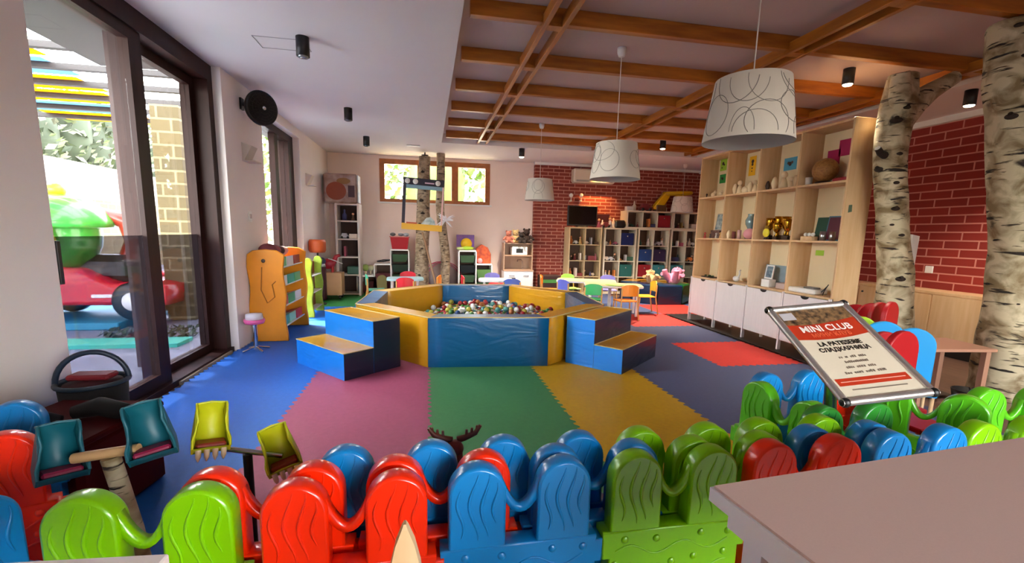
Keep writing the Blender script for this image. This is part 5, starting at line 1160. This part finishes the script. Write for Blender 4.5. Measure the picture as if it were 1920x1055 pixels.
# ---------------------------------------------------------------- toy scoops on stands
def scoop(parent, M_, outer, inner, teeth, nm='bucket'):
    """open digger-like bucket: curved back, two cheeks with notched rim, pad and teeth"""
    mb = MB(M_); n = 10
    prof = [(.115 * math.cos(R(a)), .10 * math.sin(R(a))) for a in range(-20, 201, 22)]
    w = .075
    th = .008
    back = []
    side_o = [(-.045, .14), (-.062, .09), (-.05, .05), (-.066, .0), (-.06, -.05), (-.03, -.088), (.015, -.10), (.055, -.092), (.082, -.055)]
    def wz(z): return .052 + .026 * (1 if z < 0 else max(0, 1 - z / .1) * .6) + (.010 if z > .11 else 0)
    rs = []
    for (y, z) in side_o: q = wz(z); rs.append([(-q, y, z), (-q * .4, y - .014, z), (q * .4, y - .014, z), (q, y, z), (q, y + th * .8, z + th * .5), (-q, y + th * .8, z + th * .5)])
    mb.rings(rs, True, True)
    front = [(.082, -.055), (.062, -.02), (.030, .012), (.022, .045), (.030, .075), (.012, .115), (-.012, .148)]
    for s_ in (-1, 1):
        ck = side_o + front[1:]
        q = [[(s_ * wz(z), y, z) for y, z in ck], [(s_ * (wz(z) + .009), y, z) for y, z in ck]]; mb.rings(q, True, False)
    b = mb.build(nm, outer, parent)
    MB(M_).box((0, .015, -.058), (.135, .095, .026), rot=RX(8), bev=.008).build('pad', inner, b)
    rimm = MB(M_)
    for s_ in (-1, 1): rimm.tube([(s_ * (wz(z) + .005), y, z) for y, z in front + [(-.045, .143)]], .0065, 6)
    rimm.tube([(-wz(.14), -.045, .142), (0, -.052, .148), (wz(.14), -.045, .142)], .0065, 6); rimm.build('rim', outer, b)
    if teeth:
        for k in range(4): MB(M_).tube([(-.055 + .037 * k, .075, -.065), (-.055 + .037 * k, .088, -.10), (-.055 + .037 * k, .08, -.125)], [.014, .012, .003], 8).build('tooth', CREAM, b)
TEAL = mat('scoop_teal', '0f5a68', .45); RASP = mat('scoop_raspberry', '8c1440', .5); YG = mat('scoop_yellow', 'c0c414', .45); BRN = mat('scoop_brown', '8c2c1c', .5)
t = T('rocker_stand', 'birch stick stand with two teal seat buckets on a wooden crossbar', 'toy stand', (-.98, 1.6, 0))
MB().tube([(.03, 0, 0.005), (.0, 0, .28), (-.045, 0, .545)], .027, 12).build('post', BARK, t); MB().tube([(-.15, 0, .548), (.04, 0, .57)], .017, 10).build('crossbar', mat('stick_pale', 'c09868', .5), t)
scoop(t, TR(-.185, -.0, .555) @ RZ(222) @ RY(-4) @ Matrix.Scale(.72, 4), TEAL, RASP, False); scoop(t, TR(.075, -.0, .61) @ RZ(205) @ RY(8) @ Matrix.Scale(.74, 4), TEAL, RASP, False)
t = T('claw_stand', 'dark metal post with two yellow toothed buckets on a steel crossbar', 'toy stand', (-.66, 1.72, 0))
MB().cyl((0, 0, 0), (0, 0, .47), .016).build('post', BLACKM, t); MB().tube([(-.12, 0, .505), (.12, 0, .455)], .010, 10).build('crossbar', STEEL, t); MB().lathe([(0, 0), (.1, 0), (.09, .01), (0, .014)], n=20).build('base', BLACKM, t)
scoop(t, TR(-.115, 0, .565) @ RZ(205) @ RY(-6) @ Matrix.Scale(.68, 4), YG, BRN, True); scoop(t, TR(.12, -.02, .475) @ RZ(200) @ RY(14) @ Matrix.Scale(.68, 4), YG, BRN, True)
# antlered rocking toy behind the fence
t = T('antler_toy', 'small brown toy with antlers peeping over the blue fence panels', 'toy', (.10, 1.66, .045)); BRA = mat('antler_brown', '5c2618', .5); RB = mat('antler_red', '7a2018', .5)
MB().lathe([(0, -.045), (.09, -.045), (.08, .2), (.035, .36), (.03, .42), (0, .43)], n=16).build('body', RB, t)
MB().ball((0, -.01, .43), .035, 12, 8, (1, .8, 1)).build('head', RB, t)
for s_ in (-1, 1):
    mb = MB(); mb.tube([(s_ * .01, 0, .46), (s_ * .04, 0, .468), (s_ * .08, 0, .485), (s_ * .10, 0, .515)], [.014, .013, .011, .007], 8)
    for x, z, L in ((.045, .47, .03), (.065, .478, .028), (.085, .49, .025)): mb.tube([(s_ * x, 0, z), (s_ * x * 1.02, 0, z + L)], [.008, .005], 6)
    mb.build('antler', BRA, t)

# ---------------------------------------------------------------- right side: kids seats and table
CRM = mat('seat_crimson', 'b00c18', .45); SKB = mat('seat_sky', '189ce0', .4); LMB = mat('seat_lime', 'a8d030', .4)
def round_chair(x, y, z, rz, m, label, h=.34):
    t = T('toddler_chair', label, 'chair', (x, y, 0), R(rz), 'round backed toddler chairs'); w = .125
    out = [(-w, .28)] + [(w * math.cos(R(a)), z - w + w * math.sin(R(a))) for a in range(180, -1, -15)] + [(w, .28)]
    MB().prism(out, .10, .14, bev=.008).build('backrest', m, t); MB().bb(-.12, .12, -.12, .11, .26, .29, bev=.006).build('seat', m, t)
    for sx in (-.1, .1):
        for sy in (-.1, .12): MB().cyl((sx, sy, 0), (sx, sy, .27), .012).build('leg', BEECH, t)
for px, py, yy, c, rz, lb in ((1611, 573, 3.66, CRM, -40, 'crimson round backed toddler chair, farthest left by the wall cupboard'), (1646, 571, 3.40, CRM, -35, 'crimson round backed toddler chair, second from the left'), (1680, 570, 3.18, CRM, 10, 'crimson toddler chair turned sideways beside the forked trunk'), (1706, 569, 2.98, CRM, 20, 'crimson toddler chair nearest the wall cupboard'),
                          (1667, 607, 2.62, SKB, -42, 'sky blue round backed toddler chair left of its sky blue twin'), (1725, 620, 2.52, SKB, -42, 'sky blue round backed toddler chair, right one'), (1693, 629, 2.26, CRM, -5, 'crimson toddler chair between the two sky blue ones'), (1738, 628, 2.02, CRM, 5, 'crimson toddler chair in front of the right sky blue one'), (1620, 597, 2.86, LMB, -40, 'lime green toddler chair partly hidden by the poster stand')):
    v = P(px, py, 1, yy); round_chair(v.x, v.y, v.z, rz, c, lb)
t = T('low_table', 'low pinkish wooden table behind the toddler chairs', 'table', (3.85, 2.9, 0), R(-6)); MB().bb(-.12, .5, -.2, .2, .48, .505, bev=.004).build('table_top', mat('pink_wood', 'b0846c', .4), t)
for sx in (-.08, .44):
    for sy in (-.17, .17): MB().bb(sx - .02, sx + .02, sy - .02, sy + .02, 0, .48).build('leg', mat('pink_wood', 'b0846c'), t)
o = MB().lathe([(0, 0), (.09, 0), (.11, .10), (.105, .10), (.08, .01), (0, .01)], n=20).build('black_bowl', BLACKP); v = P(1812, 752, 2, 0.0); o.location = (v.x, v.y, .0); tag(o, 'black bowl on the floor at the foot of the thick birch trunk', 'bowl')
# ---------------------------------------------------------------- outside
TERR = mat('terrace_stone', '6f7380', .5, var=.06, vscale=2)
struct(MB().bb(-14, -2.35, -4, 30, -.14, -.04).build('ground', TERR))
struct(MB().bb(-14, 14, 10.4, 30, -.14, -.05).build('ground_back', mat('grass_slope', '6f7f42', .9, color2='a8a860', vscale=3)))
def stone(name, axis, c1='6e5c38', c2='5a4a30'):
    return brick(name, axis, c1, c2, '7c7050', .34, .17, .09)
o = MB().bb(-9.4, -9.0, 4, 26, -.04, 1.95).build('garden_wall', stone('stone_y', 1)); tag(o, 'low ochre stone garden wall behind the terrace', 'wall')
o = MB().bb(-3.65, -3.3, 7.15, 7.5, -.04, 2.9).build('stone_column', stone('stone_x', 0, '5c4e2c', '4a3f24')); tag(o, 'pale yellow stone column holding the pergola outside the door', 'column')
o = MB().bb(-2.72, -2.60, 4.74, 4.90, -.04, 2.93).build('pergola_post', mat('post_brown', '38201a', .6, var=.15, vscale=6)); tag(o, 'brown wooden pergola post right outside the sliding door', 'post')
PB = mat('pergola_brown', '1c1310', .6, var=.12, vscale=5)
for k in range(8):
    y = 4.1 + .68 * k
    o = MB().bb(-8.2, -2.5 if y > 5.7 else -3.36, y, y + .08, 2.98, 3.04).build('pergola_beam', PB); tag(o, 'brown pergola beam above the terrace, %s from the front' % ORD[k], 'beam', 'pergola beams')
o = MB().bb(-8.2, -8.05, 3.4, 9.6, 2.84, 2.98).build('pergola_rail', PB); tag(o, 'long brown rail carrying the pergola beams on the garden side', 'beam')
o = MB().bb(-2.52, -2.4, 5.76, 9.6, 2.84, 2.98).build('pergola_rail', PB); tag(o, 'long brown rail carrying the pergola beams on the house side', 'beam')
def trans(name, c, f):
    m = bpy.data.materials.new(name); m.use_nodes = True; n = m.node_tree.nodes; l = m.node_tree.links; n.remove(n['Principled BSDF']); o = n['Material Output']
    a = n.new('ShaderNodeBsdfTranslucent'); a.inputs[0].default_value = (*lin(c), 1); b = n.new('ShaderNodeBsdfDiffuse'); b.inputs[0].default_value = (*lin(c), 1); mx = n.new('ShaderNodeMixShader'); mx.inputs[0].default_value = f
    l.new(a.outputs[0], mx.inputs[1]); l.new(b.outputs[0], mx.inputs[2]); l.new(mx.outputs[0], o.inputs[0]); return m
for k in range(8):
    y = 3.98 + .68 * k; o = MB(RZ(0)).bb(-7.4 + .2 * k, -3.7 - .12 * k, y, y + .6, 3.042, 3.05).build('shade_cloth', trans('shade_yellow%d' % k, 'b8901c' if k % 3 else '6f8ca0', .4)); tag(o, '%s shade cloth strip lying over the pergola beams, %s from the front' % ('yellow' if k % 3 else 'pale blue', ORD[k]), 'shade cloth', 'pergola shade cloths')
# hedge: leaves
def hedge(name, x0, x1, y0, y1, z0, z1, n, cols, label, seed):
    rn = random.Random(seed); mb = MB()
    for k in range(n):
        c = Vector((rn.uniform(x0, x1), rn.uniform(y0, y1), z0 + (z1 - z0) * rn.random() ** .8)); s_ = rn.uniform(.08, .2)
        u = Vector((rn.uniform(-1, 1), rn.uniform(-1, 1), rn.uniform(-1, 1))).normalized(); v = u.orthogonal().normalized(); w = u.cross(v); mb.mi = rn.randrange(len(cols))
        mb.add([c - v * s_, c - w * s_ * .5, c + v * s_, c + w * s_ * .5 + u * s_ * .3], [(0, 1, 2, 3)])
    for k in range(int((y1 - y0) + (x1 - x0))):
        mb.mi = 0; mb.ball(((x0 + x1) / 2 + rn.uniform(-.3, .3), rn.uniform(y0, y1), (z0 + z1) / 2 + rn.uniform(-.5, .5)), .5, 10, 7, (min(1.4, (x1 - x0) * .6), 1.2, (z1 - z0) * .8))
    o = mb.build(name, cols, fix=False); o['kind'] = 'stuff'; tag(o, label, 'hedge')
LV = [mat('leaf_dark', '2a3420', .7), mat('leaf_mid', '4c5834', .7), mat('leaf_pale', '7c8264', .7), mat('leaf_grey', '6c6c5c', .7)]
hedge('hedge', -12.5, -10.8, 6, 26, 2.6, 5.6, 4200, LV, 'dense pale green garden hedge beyond the stone wall', 3)
LV2 = [mat('leaf_bright', '4f6a20', .7), mat('leaf_yellow', '7c8038', .7), mat('leaf_pale', '7c8264')]
hedge('shrub_bank', -5, 5.5, 13.5, 15, .8, 4.2, 3200, LV2, 'bright green shrubs seen through the high back window', 9)
o = MB().bb(-4, 5, 13.0, 13.3, -.05, 2.15).build('garden_retaining_wall', mat('pale_render', 'd8d4c8', .8)); tag(o, 'pale garden wall seen through the high back window', 'wall')
# terrace mats and leafy plant shadow
o = MB().bb(-4.3, -2.75, 5.5, 5.85, -.04, .0).build('terrace_mat', mat('mat_teal', '2fa890', .6)); o.rotation_euler = (0, 0, 0); tag(o, 'turquoise mat lying on the terrace near the door', 'mat')
o = MB().bb(-5.7, -3.9, 6.5, 8.2, -.04, .05, bev=.01).build('ride_platform', mat('platform_blue', '1f7f9c', .5)); tag(o, 'blue platform under the coin ride on the terrace', 'platform')
t = T('leafy_shadow', 'low dark leaves shaped as a plant shadow on the terrace behind the turquoise mat', 'shrub', (-3.3, 6.05, -.04)); rn = random.Random(8); mb = MB()  # dark leaves laid low to stand for a plant shadow
for k in range(260):
    c = Vector((rn.uniform(-.5, .5), rn.uniform(-.12, .12), rn.uniform(.0, .12))); u = Vector((rn.uniform(-1, 1), rn.uniform(-1, 1), rn.uniform(-1, 1))).normalized(); v = u.orthogonal().normalized(); w = u.cross(v); mb.add([c - v * .04, c - w * .02, c + v * .04, c + w * .02], [(0, 1, 2, 3)])
mb.build('foliage', mat('leafy_shadow_dark', '3c4838', .8), t, fix=False)
# coin ride: green fruit headed figure and red car
t = T('coin_ride', 'coin ride with a big green fruit head, yellow knob and a red car body', 'coin ride', (-4.55, 7.08, .05)); t.scale = (1.12, 1.12, 1.08)
GH = mat('ride_green', '2c8a2c', .3, coat=.3); YK = mat('ride_yellow', 'd0cc20', .35); RC = mat('ride_red', 'c8142e', .25, coat=.4)
h_ = MB(TR(-.12, -.15, 1.02)); h_.ball((0, 0, 0), .40, 28, 20, (.95, .9, 1.12)); h_ = h_.build('head', GH, t)
MB(TR(-.12, -.15, 1.02)).lathe([(.40, .08), (.50, .10), (.49, .17), (.42, .30), (.30, .42), (.12, .47), (0, .48)], n=28).build('cap', GH, h_)
MB(TR(-.12, -.15, 1.02)).ball((0, 0, .52), .10, 16, 10, (1, 1, .85)).build('knob', YK, h_)
MB(TR(-.12, -.15, 1.02)).tube([(.12, -.34, .1), (.16, -.46, 0), (.18, -.44, -.12), (.10, -.38, -.16)], [.04, .07, .08, .04], 12).build('nose', YK, h_)
for s_ in (-1, 1): MB(TR(-.12, -.15, 1.02)).ball((.02 + s_ * .13, -.34, .16), .05, 12, 8, (1, .5, 1.3)).build('eye', WHITEP, h_)
MB().tube([(-.15, -.3, .68), (-.3, -.42, .62), (-.38, -.5, .48), (-.22, -.5, .40)], [.09, .08, .07, .07], 12).build('arm', GH, t)
MB().tube([(.18, 0, 1.3), (.42, .1, 1.2), (.5, .12, .95), (.42, .05, .7), (.3, -.05, .5)], [.07, .11, .12, .10, .09], 14).build('canopy_arch', mat('ride_arch', '9c2c1c', .35, coat=.3), t)
mb = MB(); mb.prism([(-.62, .18), (1.0, .18), (1.02, .42), (.7, .48), (.45, .44), (.15, .62), (-.15, .66), (-.35, .52), (-.66, .46), (-.72, .30)], -.36, .30, bev=.05); mb.build('car_body', RC, t)
MB().bb(.0, .6, -.2, .2, .45, .78, bev=.08).build('seat', BLACKP, t); MB().bb(.25, .95, -.37, -.36, .28, .32).build('side_strip', WHITEP, t); MB().bb(.72, .9, -.37, -.36, .40, .52).build('sticker', WHITEP, t)
for sx in (-.38, .7):
    for sy in (-.37, .3):
        w_ = MB().lathe([(0, -.06), (.20, -.06), (.235, -.03), (.235, .03), (.20, .06), (0, .06)], (sx, sy, .24), 26, M=RX(90)).build('wheel', BLACKP, t); MB().lathe([(0, -.07), (.10, -.07), (.11, .07), (0, .07)], (sx, sy, .24), 20, M=RX(90)).build('hub', WHITEP, w_)
t = T('ride_on_car', 'small red and blue ride-on toy seen through the right door pane', 'toy car', (-4.3, 9.0, -.04)); MB().prism([(-.5, .25), (.5, .2), (.55, .5), (.1, .62), (-.5, .5)], -.25, .25, bev=.06).build('body', RC, t); MB().prism([(-.1, .6), (.35, .75), (.45, 1.05), (.2, .95), (-.15, .8)], -.2, .2, bev=.04).build('windshield', mat('ride_blue', '1c4fc0', .35), t)
for sx in (-.3, .3):
    for sy in (-.24, .24): MB().lathe([(0, -.05), (.17, -.05), (.17, .05), (0, .05)], (sx, sy, .17), 18, M=RX(90)).build('wheel', BLACKP, t)

struct(MB().bb(-3.35, -2.35, -3.2, 5.75, 2.93, 3.05).build('added_eave', PB))  # eave added to keep the sun off the floor by the near door
o = MB().bb(-10.7, -10.2, 4, 28, -.04, 3.1).build('garden_bank', mat('pale_bank', 'a8a498', .9)); tag(o, 'pale sunlit bank between the ochre wall and the hedge', 'bank')
